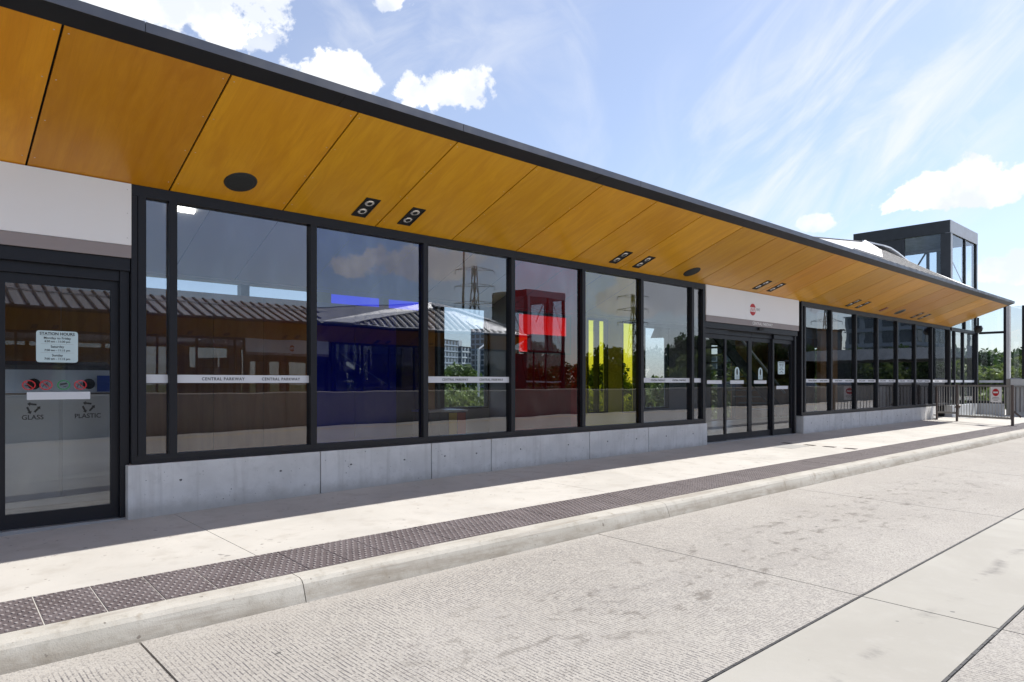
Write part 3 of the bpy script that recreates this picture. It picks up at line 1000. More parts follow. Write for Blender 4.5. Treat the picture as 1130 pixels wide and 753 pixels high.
            if si in (1, 2):
                d_ = MB(); n = 10
                outl = [(cx_ - .09, 1.335), (cx_ + .09, 1.335), (cx_ + .09, 1.50)] + [(cx_ + .09 * math.cos(t), 1.50 + .09 * math.sin(t)) for t in [math.pi * k / n for k in range(1, n)]] + [(cx_ - .09, 1.50)]
                nn = len(outl)
                d_._a([(p[0], yq - .0025, p[1]) for p in outl] + [(p[0], yq, p[1]) for p in outl], [tuple(range(nn)), tuple(range(nn, 2 * nn))] + [(i, (i + 1) % nn, nn + (i + 1) % nn, nn + i) for i in range(nn)])
                d_.build('door_decal', 'decal_film', lf)
                d_ = MB(); n = 16
                pp = [(cx_ + .034 * math.cos(2 * math.pi * k / n), 1.49 + .07 * math.sin(2 * math.pi * k / n)) for k in range(n)]
                d_._a([(p[0], yq - .0035, p[1]) for p in pp] + [(p[0], yq - .002, p[1]) for p in pp], [tuple(range(n)), tuple(range(n, 2 * n))] + [(i, (i + 1) % n, n + (i + 1) % n, n + i) for i in range(n)])
                for k in range(4): d_.box(cx_ - .06, cx_ + .06, yq - .0035, yq - .002, 1.35 + k * .018, 1.356 + k * .018)
                stuff(d_.build('decal_print', 'black_print', lf))
            if si == 3:
                hx = cx_ - .02 if nm == 0 else cx_ - .04
                hq = []
                for (ccx, ccz, a0) in ((hx + .135, 1.712, 0), (hx - .135, 1.712, 90), (hx - .135, 1.478, 180), (hx + .135, 1.478, 270)):
                    hq += [(ccx + .023 * math.cos(R(a0 + 22.5 * k)), ccz + .023 * math.sin(R(a0 + 22.5 * k))) for k in range(5)]
                nq = len(hq)
                MB()._a([(p[0], yq - .003, p[1]) for p in hq] + [(p[0], yq, p[1]) for p in hq], [tuple(range(nq)), tuple(range(nq, 2 * nq))] + [(k, (k + 1) % nq, nq + (k + 1) % nq, nq + k) for k in range(nq)]).build('hours_plate', 'decal_film', lf)
                yt = yq - .004
                letters('STATION HOURS', .034, (hx, yt, 1.708), 'black_print', lf, width=.265, bold=.0008)
                for (s_, zz) in (('Monday to Friday', 1.670), ('4:30 am - 11:30 pm', 1.640), ('Saturday', 1.594), ('7:00 am - 11:15 pm', 1.562), ('Sunday', 1.517), ('7:00 am - 11:15 pm', 1.486)):
                    big = 'am' not in s_
                    letters(s_, .029 if big else .025, (hx, yt, zz), 'black_print', lf, bold=.0003)
                ln = MB()
                for zz in (1.690, 1.618, 1.541): ln.box(hx - .125, hx + .125, yt, yt + .0008, zz - .0008, zz + .0008)
                stuff(ln.build('hours_rule', 'grey_print', lf))
                if nm == 0:
                    for (px, cm, mk) in ((-.736, 'red_print', 'cig'), (-.611, 'red_print', 'dog'), (-.478, 'green_print', 'cam'), (-.348, 'red_print', 'skate')):
                        n = 28; ic = MB(); zc_ = 1.254
                        o_ = [(px + .050 * math.cos(2 * math.pi * k / n), yt, zc_ + .043 * math.sin(2 * math.pi * k / n)) for k in range(n)]
                        i_ = [(px + .041 * math.cos(2 * math.pi * k / n), yt, zc_ + .035 * math.sin(2 * math.pi * k / n)) for k in range(n)]
                        ic._a(o_ + i_, [(k, (k + 1) % n, n + (k + 1) % n, n + k) for k in range(n)])
                        if cm == 'red_print': ic.bar((px - .03, yt - .0004, zc_ + .027), (px + .03, yt - .0004, zc_ - .027), .001, .006)
                        ic.build('notice_ring', cm, lf, fix=False)
                        gph = MB(); yk = yt + .0006
                        if mk == 'cig': gph.bar((px - .03, yk, zc_ - .005), (px + .028, yk, zc_ - .009), .001, .007); gph.bar((px + .02, yk, zc_ + .005), (px + .028, yk, zc_ + .022), .001, .003)
                        elif mk == 'cam': gph.bar((px - .028, yk, zc_ + .004), (px + .026, yk, zc_ + .014), .001, .016); gph.bar((px - .002, yk, zc_ - .016), (px + .02, yk, zc_ - .016), .001, .007)
                        else:
                            gph.bar((px - .018, yk, zc_ + .002), (px + .012, yk, zc_ + .010), .001, .009)
                            for (p_, q_) in (((-.018, 0), (-.026, -.022)), ((-.006, 0), (.006, -.02)), ((.01, .006), (.022, -.012)), ((-.004, .008), (.014, .026)), ((-.016, .012), (-.024, .022))):
                                gph.bar((px + p_[0], yk, zc_ + p_[1]), (px + q_[0], yk, zc_ + q_[1]), .001, .005)
                        stuff(gph.build('notice_mark', 'black_print', lf))
    # -- recessed downlights and speakers in the soffit
    def onsoff(m, x, y, hx, hy, up0, up1):
        m.hexa([(x - hx, y - hy, soff(y - hy) - up0), (x + hx, y - hy, soff(y - hy) - up0), (x + hx, y + hy, soff(y + hy) - up0), (x - hx, y + hy, soff(y + hy) - up0),
                (x - hx, y - hy, soff(y - hy) - up1), (x + hx, y - hy, soff(y - hy) - up1), (x + hx, y + hy, soff(y + hy) - up1), (x - hx, y + hy, soff(y + hy) - up1)])
    nrm = Vector((0, SS, -1)).normalized()
    for (x, y) in ((2.355, -.306), (2.973, -.302), (6.929, -.298), (7.535, -.29), (11.47, -.29), (12.05, -.30), (16.09, -.274), (16.70, -.273), (20.73, -.27), (21.35, -.27)):
        m = M()
        for (dx0, dx1, dy0, dy1) in ((-.09, -.078, -.17, .17), (.078, .09, -.17, .17), (-.078, .078, -.17, -.155), (-.078, .078, .155, .17), (-.078, .078, -.006, .006)):
            m.hexa([(x + dx0, y + dy0, soff(y + dy0) - .010), (x + dx1, y + dy0, soff(y + dy0) - .010), (x + dx1, y + dy1, soff(y + dy1) - .010), (x + dx0, y + dy1, soff(y + dy1) - .010),
                    (x + dx0, y + dy0, soff(y + dy0) - .0004), (x + dx1, y + dy0, soff(y + dy0) - .0004), (x + dx1, y + dy1, soff(y + dy1) - .0004), (x + dx0, y + dy1, soff(y + dy1) - .0004)])
        onsoff(m, x, y, .0775, .1545, .002, .0004)
        dl = m.build('downlight', 'recess_black', P)
        for dy in (-.078, .078):
            c = Vector((x, y + dy, soff(y + dy)))
            M().cyl(tuple(c + nrm * .0022), tuple(c + nrm * .007), .055, .045, 14).build('lamp', 'lamp_lens', dl)
            M().cyl(tuple(c + nrm * .007), tuple(c + nrm * .009), .030, .026, 10).build('lamp_core', 'recess_black', dl)
    for (x, y, mt) in ((.937, -.322, 'speaker_grille'), (8.96, -.278, 'speaker_grille'), (19.3, -.276, 'speaker_grey')):
        c = Vector((x, y, soff(y)))
        m = M().cyl(tuple(c + nrm * -.001), tuple(c + nrm * .012), .158, .150, 28); sp_ = m.build('ceiling_speaker', mt, P)
        M().cyl(tuple(c + nrm * .012), tuple(c + nrm * .015), .125, .120, 28).build('speaker_mesh', 'speaker_grille', sp_)
    c = Vector((18.137, -.254, soff(-.254)))
    onsoff(m := M(), 18.137, -.26, .06, .10, .02, .0003); m.build('exit_light', 'dull_red', P)
    # -- shell behind the glass: floor, ceiling, back wall with windows
    M().box(X0, X1 - .15, .32, 4.35, -.5, .10).build('floor', 'floor_tile', P)
    M().box(X0, X1 + 3.2, .46, 4.6, GZ - .1, -.501).build('foundation', 'concrete_wall', P)
    M().hexa([(X0, .14, 4.54), (X1 - .1, .14, 4.54), (X1 - .1, 4.2, 2.895), (X0, 4.2, 2.895), (X0, .14, 4.58), (X1 - .1, .14, 4.58), (X1 - .1, 4.2, 2.93), (X0, 4.2, 2.93)]).build('ceiling', 'ceiling_white', P)
    jn = M()
    for xj in (1.60, 2.55, 3.8, 5.0, 6.2, 7.4, 8.6, 9.8, 11.0):
        jn.hexa([(xj, .2, 4.512), (xj + .012, .2, 4.512), (xj + .012, 4.18, 2.899), (xj, 4.18, 2.899), (xj, .2, 4.53), (xj + .012, .2, 4.53), (xj + .012, 4.18, 2.92), (xj, 4.18, 2.92)])
    stuff(jn.build('ceiling_joint', 'interior_grey', P))
    M().box(X0, X1 - .1, .04, .13, ZT + .02, 4.50).build('bulkhead', 'ceiling_white', P)
    M().box(X0, X1 - .1, 4.05, 4.19, 2.905, 2.93).build('wall_head', 'ceiling_white', P)

    def wall(a, b, z0, z1, mt, nm='back_wall'): return M().box(a, b, 4.2, 4.36, z0, z1).build(nm, mt, P)
    # plywood lining in sheets, clerestory above
    wx = [X0, -3.9, -1.85, .19, 2.26, 3.08, 3.96, 4.8, 5.7, 6.62]
    for i in range(len(wx) - 1):
        if wx[i] >= wx[i + 1]: continue
        wall(wx[i] + .004, wx[i + 1] - .004, .10, 2.70, 'interior_brightened' if 3.9 < wx[i] < 5.6 else 'plywood_wall', 'wall_sheet')  # sheets behind the blue pane are brightened by their colour
    wall(X0, 6.62, 2.885, 3.2, 'ceiling_white')
    for (a, b) in ((2.70, 2.84), (4.0, 4.32), (5.41, 5.53), (6.4, 6.62), (.9, 1.02), (-.9, -.78), (-2.6, -2.5)): wall(a, b, 2.702, 2.883, 'dark_frame', 'window_post')
    M().box(X0, 6.6, 4.26, 4.268, 2.702, 2.883).build('window_pane', 'glass_plain', P)
    # opening seen through the clear pane, with its post
    Wn = [(6.64, 8.05, .72, 2.87), (8.9, 10.67, 1.93, 2.87), (11.27, 12.07, .50, 2.87), (12.65, 13.27, .47, 2.87), (13.6, 14.73, .55, 2.80), (16.9, 18.35, .10, 2.45), (24.0, 24.6, .2, 2.6)]
    cur = 6.62
    for (a, b, z0, z1) in Wn:
        mt = 'interior_brightened' if 10 < cur < 13.5 else 'interior_grey' if cur < 18 else 'plywood_wall'
        if a - cur > .02: wall(cur, a, .10, 3.2, mt)
        if z0 > .11: wall(a, b, .10, z0, 'interior_brightened' if 10.9 < a < 13.5 else 'interior_grey')
        wall(a, b, z1, 3.2, 'interior_grey')
        fr = M()
        fr.box(a, a + .04, 4.19, 4.30, z0, z1); fr.box(b - .04, b, 4.19, 4.30, z0, z1); fr.box(a + .04, b - .04, 4.19, 4.30, z0, z0 + .04); fr.box(a + .04, b - .04, 4.19, 4.30, z1 - .04, z1)
        wf = fr.build('back_window', 'dark_frame', P)
        M().box(a + .04, b - .04, 4.26, 4.268, z0 + .04, z1 - .04).build('window_pane', 'glass_plain', wf)
        cur = b
    wall(cur, X1, .10, 3.2, 'plywood_wall')
    wall(9.36, 10.18, 1.95, 2.38, 'interior_grey', 'window_panel'); wall(10.30, 10.64, 1.95, 2.38, 'interior_grey', 'window_panel')
    wall(6.76, 6.86, .76, 2.83, 'dark_frame', 'window_post')
    wall(11.68, 11.73, .54, 2.83, 'dark_frame', 'window_post')
    wall(17.55, 17.75, .12, 2.43, 'dark_frame', 'window_post')
    wall(X0, X1, 3.2, 3.3, 'interior_grey')
    # end walls
    M().box(X0, X0 + .1, .3, 4.2, -.3, 4.4).build('end_wall', 'interior_grey', P)
    M().box(8.06, 8.2, 3.6, 4.19, .1, 3.2).build('added_stub_wall', 'interior_grey', P)  # stub wall added to darken the view beside the middle window
    M().box(X1 - .14, X1 - .06, .16, 4.19, .101, 3.9).build('end_wall', 'tower_panel', P)  # near black, added so the view through the far panes stays dark
    for q_, (wa, wb) in enumerate(((18.9, 20.1), (20.104, 21.3), (21.304, 22.5), (22.504, 23.7), (23.704, 24.78))):
        M().box(wa, wb, 1.75, 1.85, .101, 3.35).build('backing_panel', 'plywood_wall' if q_ < 1 else 'tower_panel', P)  # black ones added close behind the glass to stand for the dark interior
    # inside stair: strings and a handrail coloured pale to stand for a bright streak of light
    m = M(); m.bar((15.2, 3.0, 2.6), (19.0, 3.0, .3), .06, .34); m.build('stair_string', 'dark_frame', P)
    m = M(); m.bar((15.2, 2.9, 3.2), (19.0, 2.9, .95), .05, .05); m.build('stair_handrail', 'flashing', P)
    m = M()
    for k in range(11):
        xa = 15.4 + k * .33; m.box(xa, xa + .30, 3.03, 4.1, 2.45 - k * .205, 2.49 - k * .205)
    stuff(m.build('stair_tread', 'interior_grey', P))


main = thing('station_building', 'long low bus station with plywood soffit, coloured glass panes and black canopy edge', 'building', (0, 0, 0))
station(main, None, -9.0, 24.93, 0, True)
# a thin ceiling light glowing inside
m = MB(); m.hexa([(1.16, 2.47, 3.550), (1.42, 2.47, 3.550), (1.42, 2.53, 3.526), (1.16, 2.53, 3.526), (1.16, 2.47, 3.58), (1.42, 2.47, 3.58), (1.42, 2.53, 3.556), (1.16, 2.53, 3.556)])
m.build('ceiling_light', 'tube_light', main)
OW = -22.0
flip = lambda p: (p[0], OW - p[1], p[2])
twin = thing('station_building', 'matching station across the bus road, its seamed grey roof mirrored in the glass', 'building', (0, OW, 0))
station(twin, flip, -9.0, 24.93, math.pi, False)
m = MB(); sheet(m, [-12, 60], [-22.3, -17.6], lambda x, y: -.14, 4.8); struct(m.build('platform', 'asphalt'))  # dark surface stands in for shade, cutting bounce onto the opposite soffit


# ------------------------------------------------------------------ lift tower
def tower(fn, x0, label, z1=6.75):
    x1 = x0 + 3.25; y0, y1 = .0, 3.15
    t = thing('lift_tower', label, 'tower', fn((x0, y0, 0)))
    M = lambda: MB(fn)
    cap = M(); cap.box(x0, x1, y0 + .02, y1, z1 - .42, z1); cap.build('roof_cap', 'tower_panel', t)
    tr = M(); tr.box(x0, x0 + 1.6, y0, y0 + .019, z1 - .42, z1 - .005); tr.box(x0 + 1.606, x1, y0, y0 + .019, z1 - .42, z1 - .005); tr.build('sunlit_front', 'tower_trim_lit', t)  # pale colour puts the sunlight on this face into the material
    zb = 3.15
    for (a, b, c, d, mt) in ((x0, x0 + .26, y0 + .01, y0 + .16, 'tower_trim_lit'), (x1 - .16, x1, y0 + .01, y0 + .16, 'tower_panel'), (x0, x0 + .16, y1 - .16, y1, 'tower_panel'), (x1 - .16, x1, y1 - .16, y1, 'tower_panel')):  # street corner post takes the same sunlit tone
        M().box(a, b, c, d, zb, z1 - .422).build('corner_post', mt, t)
    M().box(x0 - .004, x0 + .04, y0 + .0, y0 + .30, zb, z1 - .43).build('corner_cladding', 'tower_panel', t)
    xm = x0 + 1.72
    M().box(xm, xm + .09, y0 + .01, y0 + .12, zb, z1 - .422).build('mullion', 'tower_panel', t)
    for (a, b) in ((x0 + .262, xm - .002), (xm + .092, x1 - .162)): M().box(a, b, y0 + .05, y0 + .06, zb, z1 - .424).build('glass_pane', 'glass_plain', t)
    M().box(x1 - .06, x1 - .05, y0 + .17, y1 - .17, zb, z1 - .424).build('glass_pane', 'glass_plain', t)
    # left side: glass next to the street corner, dark panels behind
    M().box(x0 + .05, x0 + .06, y0 + .30, y0 + 1.42, zb, z1 - .43).build('glass_pane', 'glass_plain', t)
    M().box(x0 + .01, x0 + .07, y0 + 1.42, y0 + 1.52, zb, z1 - .43).build('mullion', 'tower_panel', t)
    for (a, b) in ((1.525, 2.30), (2.305, 2.985)): M().box(x0 + .015, x0 + .06, y0 + a, y0 + b, zb, z1 - .43).build('side_panel', 'tower_panel', t)
    # back: frame with glass and wind braces
    M().box(x0 + .17, x1 - .17, y1 - .06, y1 - .05, zb, z1 - .43).build('glass_pane', 'glass_plain', t)
    M().box(x0 + 1.55, x0 + 1.67, y1 - .14, y1 - .065, zb, z1 - .43).build('mullion', 'tower_panel', t)
    M().box(x0 + .17, x1 - .17, y1 - .14, y1 - .068, z1 - 1.02, z1 - .43).build('header_panel', 'tower_panel', t)
    M().box(x1 - .14, x1 - .065, y0 + .98, y1 - .17, 6.24, z1 - .43).build('header_panel', 'tower_panel', t)
    M().box(x1 - .14, x1 - .065, y0 + .98, y0 + 1.31, zb, 6.235).build('side_panel', 'tower_panel', t)
    M().box(x1 - .14, x1 - .065, y0 + 1.56, y0 + 1.66, zb, 6.235).build('mullion', 'tower_panel', t)
    M().bar((x1 - .1, .2, 4.3), (x1 - .1, .95, 6.2), .03).build('wind_brace', 'tower_trim_lit', t)
    M().bar((x1 - .2, 2.35, 5.1), (x1 - .2, 1.66, 6.23), .05).build('wind_brace', 'tower_panel', t)
    for zz in (6.26, 6.30): M().box(x1 - .2, x1 - .145, y0 + 1.0, y1 - .4, zz, zz + .025).build('ceiling_rail', 'tower_trim_lit', t)
    M().bar((x0 + .3, y1 - .22, 3.5), (x0 + 1.5, y1 - .22, z1 - 1.05), .04).build('wind_brace', 'tower_panel', t)
    M().bar((x1 - .3, y1 - .22, 3.5), (x0 + 1.6, y1 - .22, z1 - 1.05), .04).build('wind_brace', 'tower_panel', t)
    # lower storey under the canopy line
    M().box(x0 + .2, x0 + .1 + 3.15, .02, .12, 3.02, 3.14).build('transom', 'dark_frame', t)
    for xx_ in (x0 + .55, x0 + 1.55, x0 + 2.98): M().box(xx_, xx_ + .09, .02, .12, .50, 3.018).build('mullion', 'dark_frame', t)
    for (a, b) in ((x0 + .03, x0 + .548), (x0 + .642, x0 + 1.548), (x0 + 1.642, x0 + 2.978)): M().box(a, b, .06, .068, .50, 3.018).build('glass_pane', 'glass_clear', t)
    M().box(x0 + 3.07, x0 + 3.25, -.02, .30, .06, zb - .005).build('corner_column', 'dark_frame', t)
    M().box(x0 + .03, x0 + 3.06, .049, .0505, 1.27, 1.35).build('name_strip', 'strip_film', t)
    M().box(x0 + .03, x0 + 3.066, -.03, .2, -.3, .495).build('base_panel', 'concrete_white', t, bevel=.006)
    M().box(x0 + .2, x0 + 3.0, 3.0, 3.1, .1, 3.1).build('shaft_wall', 'tower_panel', t)
    for xx_ in (x0 + .9, x0 + 2.0): M().bar((xx_, .6, .3), (xx_ + .8, 2.2, 3.0), .10).build('stair_string', 'dark_frame', t)
    return t


tower(lambda p: p, 24.92, 'black framed glass lift tower rising above the canopy at its far end')
tower(lambda p: (p[0], OW - p[1], p[2]), 26.4, 'black framed lift tower across the road, seen mirrored in the red pane')

# ------------------------------------------------------------------ wind screen, pillar and wall at the far end
XS = 28.2
scr = thing('glass_screen', 'black framed glass wind screen turned towards the road beyond the lift tower', 'screen', (XS, -.4, .1))
for (y0, y1, z0, z1) in ((-.86, -.78, .5, 4.05),): MB().box(XS, XS + .09, y0, y1, z0, z1).build('screen_post', 'dark_frame', scr)
MB().box(XS, XS + .08, -.778, -.022, 3.04, 3.12).build('screen_rail', 'dark_frame', scr)
MB().box(XS, XS + .08, -.778, -.022, 1.12, 1.20).build('screen_rail', 'dark_frame', scr)
MB().box(XS, XS + .08, -.778, -.022, .50, .60).build('screen_rail', 'dark_frame', scr)
for (z0, z1) in ((1.202, 3.038), (3.122, 4.05)): MB().box(XS + .03, XS + .038, -.778, -.022, z0, z1).build('glass_pane', 'glass_plain', scr)
MB().box(XS + .03, XS + .038, -.778, -.022, .602, 1.118).build('glass_pane', 'glass_plain', scr)
MB().box(XS + .026, XS + .028, -.775, -.03, 1.26, 1.345).build('name_strip', 'strip_film', scr)
MB().box(XS - .04, XS + .14, -.80, -.02, -.2, .497).build('screen_base', 'concrete_base', scr, bevel=.006)
pil = thing('end_wall', 'pale concrete pillar and low wall with a glass panel at the end of the platform', 'wall', (XS, -1.2, .05))
MB().box(XS - .02, XS + .2, -.965, -.865, 1.39, 4.02).build('pillar', 'concrete_white', pil, bevel=.006)
MB().box(XS - .03, XS + .25, -.99, -.865, -.2, 1.385).build('pillar_base', 'concrete_wall', pil, bevel=.006)
MB().box(XS - .01, XS + .25, -3.4, -.995, 1.15, 1.385).build('wall_coping', 'concrete_white', pil, bevel=.006)
MB().box(XS + .02, XS + .2, -3.4, -.995, -.2, 1.146).build('wall_panel', 'concrete_white', pil)
MB().box(XS + .08, XS + .088, -1.32, -.968, 1.43, 4.0).build('glass_pane', 'glass_clear', pil)
MB().box(XS + .04, XS + .12, -1.32, -.968, 1.387, 1.43).build('glass_rail', 'tower_trim_lit', pil)
MB().box(XS + .02, XS + .16, -1.42, -1.322, 1.388, 4.0).build('glass_post', 'dark_frame', pil)
for k in range(17):
    yv = -1.03 - k * .125
    MB().box(XS - .045, XS - .02, yv - .012, yv + .012, .22, 1.10).build('wall_bar', 'brown_steel', pil)
MB().box(XS - .05, XS - .015, -3.1, -1.0, 1.10, 1.14).build('wall_rail', 'railing_steel', pil)

# dome cameras hung from the canopy end
for (x, y, lb) in ((25.3, -.70, 'dark dome camera hanging from the canopy corner in front of the wind screen'),):
    zt = soff(y) + .02 if y < 0 else 3.55
    zc = 3.03
    c_ = thing('dome_camera', lb, 'camera', (x, y, zt))
    MB().cyl((x, y, zc + .1), (x, y, zt), .025, n=10).build('drop_pole', 'dark_frame', c_)
    MB().cyl((x, y, zc + .02), (x, y, zc + .12), .14, .10, 18).build('camera_housing', 'dark_frame', c_)
    me = bpy.data.meshes.new('camera_dome'); bm = bmesh.new(); bmesh.ops.create_uvsphere(bm, u_segments=18, v_segments=10, radius=.125); bm.to_mesh(me); bm.free()
    me.materials.append(MATS['speaker_grille'])
    for p in me.polygons: p.use_smooth = True
    inst('camera_dome', me, c_, Vector((x, y, zc)) - c_.location)

# ------------------------------------------------------------------ railing and gate across the platform end
def rail_section(root, a, b, n, z0, z1, names=('picket', 'rail')):
    a = Vector(a); b = Vector(b)
    for k in range(1, n):
        p = a.lerp(b, k / n)
        MB().bar((p.x, p.y, z0 + .03), (p.x, p.y, z1 - .02), .028, .012).build('picket', 'railing_steel', root)
    MB().bar((a.x, a.y, z0), (b.x, b.y, z0), .03, .06).build('bottom_rail', 'railing_steel', root)
    MB().bar((a.x, a.y, z1), (b.x, b.y, z1), .05, .05).build('top_rail', 'railing_steel', root)


RA, RB, RC = Vector((22.78, -.20, 0)), Vector((22.50, -.82, 0)), Vector((21.62, -2.40, 0))
zp = .085
fx = thing('railing', 'short fixed steel railing between the glass corner and the gate', 'railing', (RA.x, RA.y, zp))
MB().box(RA.x - .025, RA.x + .025, RA.y - .025, RA.y + .025, .06, 1.19).build('post', 'brown_steel', fx)
MB().box(RB.x - .028, RB.x + .028, RB.y - .028, RB.y + .028, .04, 1.21).build('post', 'brown_steel', fx)
rail_section(fx, RA, RB, 8, .34, 1.17)
for zz in (.12, .24): MB().bar((RA.x + .25, RA.y + .15, zz), (RA.x, RA.y, zz), .03).build('wall_bracket', 'dark_frame', fx)
gt = thing('gate', 'steel picket gate carrying a red and white no entry sign', 'gate', (RC.x, RC.y, zp))
d_ = (RC - RB).normalized()
ga, gb = RB + d_ * .06, RC - d_ * .05
MB().box(RC.x - .032, RC.x + .032, RC.y - .032, RC.y + .032, .02, 1.20).build('post', 'brown_steel', gt)
rail_section(gt, ga, gb, 18, .26, 1.17)
for e in (ga, gb): MB().bar((e.x, e.y, .23), (e.x, e.y, 1.20), .045, .03).build('gate_stile', 'railing_steel', gt)
MB().bar((gb.x, gb.y - .02, .50), (gb.x + .06, gb.y - .22, .30), .05).build('gate_latch', 'brown_steel', gt)
MB().bar((ga.x, ga.y, .60), (RB.x, RB.y, .48), .06, .12).build('hinge', 'brown_steel', gt)
# the sign plate faces the camera side
nd = Vector((d_.y, -d_.x, 0))
if nd.dot(cam.location - RC) < 0: nd = -nd
pc = RB.lerp(RC, .735) + nd * .035
hw = .165


def plate_box(root, name, mat, u0, u1, z0, z1, o0, o1, bevel=0):
    q = []
    for z in (z0, z1):
        for (u, o) in ((u0, o0), (u1, o0), (u1, o1), (u0, o1)):
            p = pc + d_ * u + nd * o; q.append((p.x, p.y, z))
    return MB().hexa(q).build(name, mat, root)


sp = plate_box(gt, 'sign_plate', 'sign_white', -hw, hw, .70, 1.145, .0, .008)
n = 28; m = MB()
ring = [pc + nd * .0095 + d_ * (.105 * math.cos(2 * math.pi * k / n)) + Vector((0, 0, .985 + .105 * math.sin(2 * math.pi * k / n))) for k in range(n)]
m._a([tuple(p) for p in ring] + [tuple(p - nd * .0012) for p in ring], [tuple(range(n)), tuple(range(n, 2 * n))] + [(i, (i + 1) % n, n + (i + 1) % n, n + i) for i in range(n)])
m.build('no_entry_disc', 'red_print', sp)
m = MB(); q = []
for z in (.963, 1.007):
    for (u, o) in ((-.075, .0100), (.075, .0100), (.075, .0112), (-.075, .0112)):
        p = pc + d_ * u + nd * o; q.append((p.x, p.y, z))
m.hexa(q).build('no_entry_bar', 'white_print', sp)
for zz, uu in ((.84, .10), (.80, .12), (.76, .07)):
    m = MB(); q = []
    for z in (zz - .009, zz + .009):
        for (u, o) in ((-uu, .0082), (uu, .0082), (uu, .0092), (-uu, .0092)):
            p = pc + d_ * u + nd * o; q.append((p.x, p.y, z))
    m.hexa(q).build('notice_line', 'grey_print', sp)

# ------------------------------------------------------------------ recycling stations inside
b1 = thing('recycling_station', 'stainless recycling station marked GLASS and PLASTIC behind the near door', 'bin', (-.4, .9, .1))
MB().box(-1.60, .10, .72, 1.25, .10, 1.16).build('bin_body', 'stainless', b1, bevel=.006)
MB().prism([(.70, 1.175), (.74, 1.40), (1.25, 1.46), (1.25, 1.175)], -1.60, .10).build('bin_hood', 'stainless', b1)
MB().prism([(.742, 1.375), (.735, 1.44), (1.25, 1.49), (1.25, 1.45)], -1.60, .10).build('bin_lid', 'dark_steel', b1)
MB().box(-.095, .09, .690, .7, 1.185, 1.345).build('blue_label', 'bin_blue', b1)
for (x, tx) in ((-.626, 'GLASS'), (-.173, 'PLASTIC'), (-1.10, 'PAPER')):
    if tx == 'PAPER': continue
    dr = MB().box(x - .215, x + .215, .706, .7205, .16, 1.14).build('bin_door', 'stainless', b1, bevel=.004)
    letters(tx, .062, (x, .7045, .945), 'black_print', dr, bold=.001)
    rc = MB()
    for k in range(3):
        t = math.pi / 2 + k * 2 * math.pi / 3
        p0 = Vector((x + .045 * math.cos(t - .75), .7045, 1.035 + .042 * math.sin(t - .75))); p1 = Vector((x + .045 * math.cos(t + .45), .7045, 1.035 + .042 * math.sin(t + .45)))
        rc.bar(tuple(p0), tuple(p1), .001, .017)
        e = (p1 - p0).normalized(); h = Vector((e.z, 0, -e.x))
        rc._a([tuple(p1 + h * .020), tuple(p1 - h * .020), tuple(p1 + e * .024)], [(0, 1, 2)])
    stuff(rc.build('recycling_mark', 'black_print', dr, fix=False))
    hx = x + .01
    MB().cyl((hx, .70, 1.262), (hx, .73, 1.262), .052, n=20).build('bin_hole', 'recess_black', b1)
b2 = thing('recycling_station', 'recycling bins with yellow and red fronts below the back window', 'bin', (6.5, 3.7, .1))
MB().box(6.02, 6.90, 3.55, 4.1, .10, .70).build('bin_body', 'dark_steel', b2)
MB().box(6.0, 6.92, 3.52, 4.12, .702, .74).build('bin_lid', 'stainless', b2)
for k, mt in enumerate(('dark_steel', 'dark_steel', 'bin_yellow', 'bin_red')):
    MB().box(6.04 + k * .215, 6.235 + k * .215, 3.535, 3.548, .15, .68).build('bin_door', mt, b2)
# a flood lamp on the back wall behind the last clear pane
fl = thing('flood_lamp', 'black flood lamp on a bracket seen through the last clear pane', 'lamp', (14.6, 3.9, 2.6))
MB().hexa([(13.33, 3.6, 2.44), (13.72, 3.6, 2.46), (13.72, 3.8, 2.46), (13.33, 3.8, 2.44), (13.50, 3.6, 2.70), (13.92, 3.6, 2.71), (13.92, 3.8, 2.71), (13.50, 3.8, 2.70)]).build('lamp_head', 'recess_black', fl)
MB().bar((13.78, 3.7, 2.46), (14.02, 3.72, 2.55), .03).build('lamp_bracket', 'dark_frame', fl)
MB().bar((14.01, 3.72, 2.53), (14.09, 4.19, 2.70), .03).build('lamp_bracket', 'dark_frame', fl)

# ------------------------------------------------------------------ vegetation


def tree_meshes(seed, h, rx, rz, leaf, nleaf, ncl, mat, open_=.35):
    r = random.Random(seed)
    tr = MB()
    zc = h - rz
    tr.cyl((0, 0, -.3), (0.04, .02, zc * .55), h * .022 + .03, h * .016 + .02, 8)
    tr.cyl((.04, .02, zc * .5), (.1, -.05, zc + rz * .5), h * .017 + .02, .02, 7)
    cl = []
    for k in range(ncl):
        while True:
            p = Vector((r.uniform(-1, 1), r.uniform(-1, 1), r.uniform(-1, 1)))
            if .25 < p.length < 1: break
        p = p.normalized() * (p.length ** .5)
        c = Vector((p.x * rx, p.y * rx, zc + p.z * rz))
        cl.append((c, r.uniform(.22, .42) * rx * (.75 if p.z > .3 else 1)))
        if k % 3 == 0:
            tr.cyl((.06, 0, max(.2, zc * .45 + r.random() * rz * .5)), tuple(c), h * .008 + .012, .008, 5)
    lv = MB()
    for k in range(nleaf):
        c, q = cl[r.randrange(ncl)]
        d = Vector((r.gauss(0, 1), r.gauss(0, 1), r.gauss(0, .8))); d = d.normalized() * q * (r.random() ** .45)
        p = c + d
        a = Vector((r.gauss(0, 1), r.gauss(0, 1), r.gauss(0, 1))).normalized(); b = a.orthogonal().normalized()
        if r.random() < .5: b = a.cross(b)
        s_ = leaf * r.uniform(.6, 1.3)
        lv._a([tuple(p + a * s_), tuple(p + b * s_ * .55), tuple(p - a * s_), tuple(p - b * s_ * .55)], [(0, 1, 2, 3)])
    return tr.mesh('trunk', 'bark'), lv.mesh('crown', mat, fix=False)


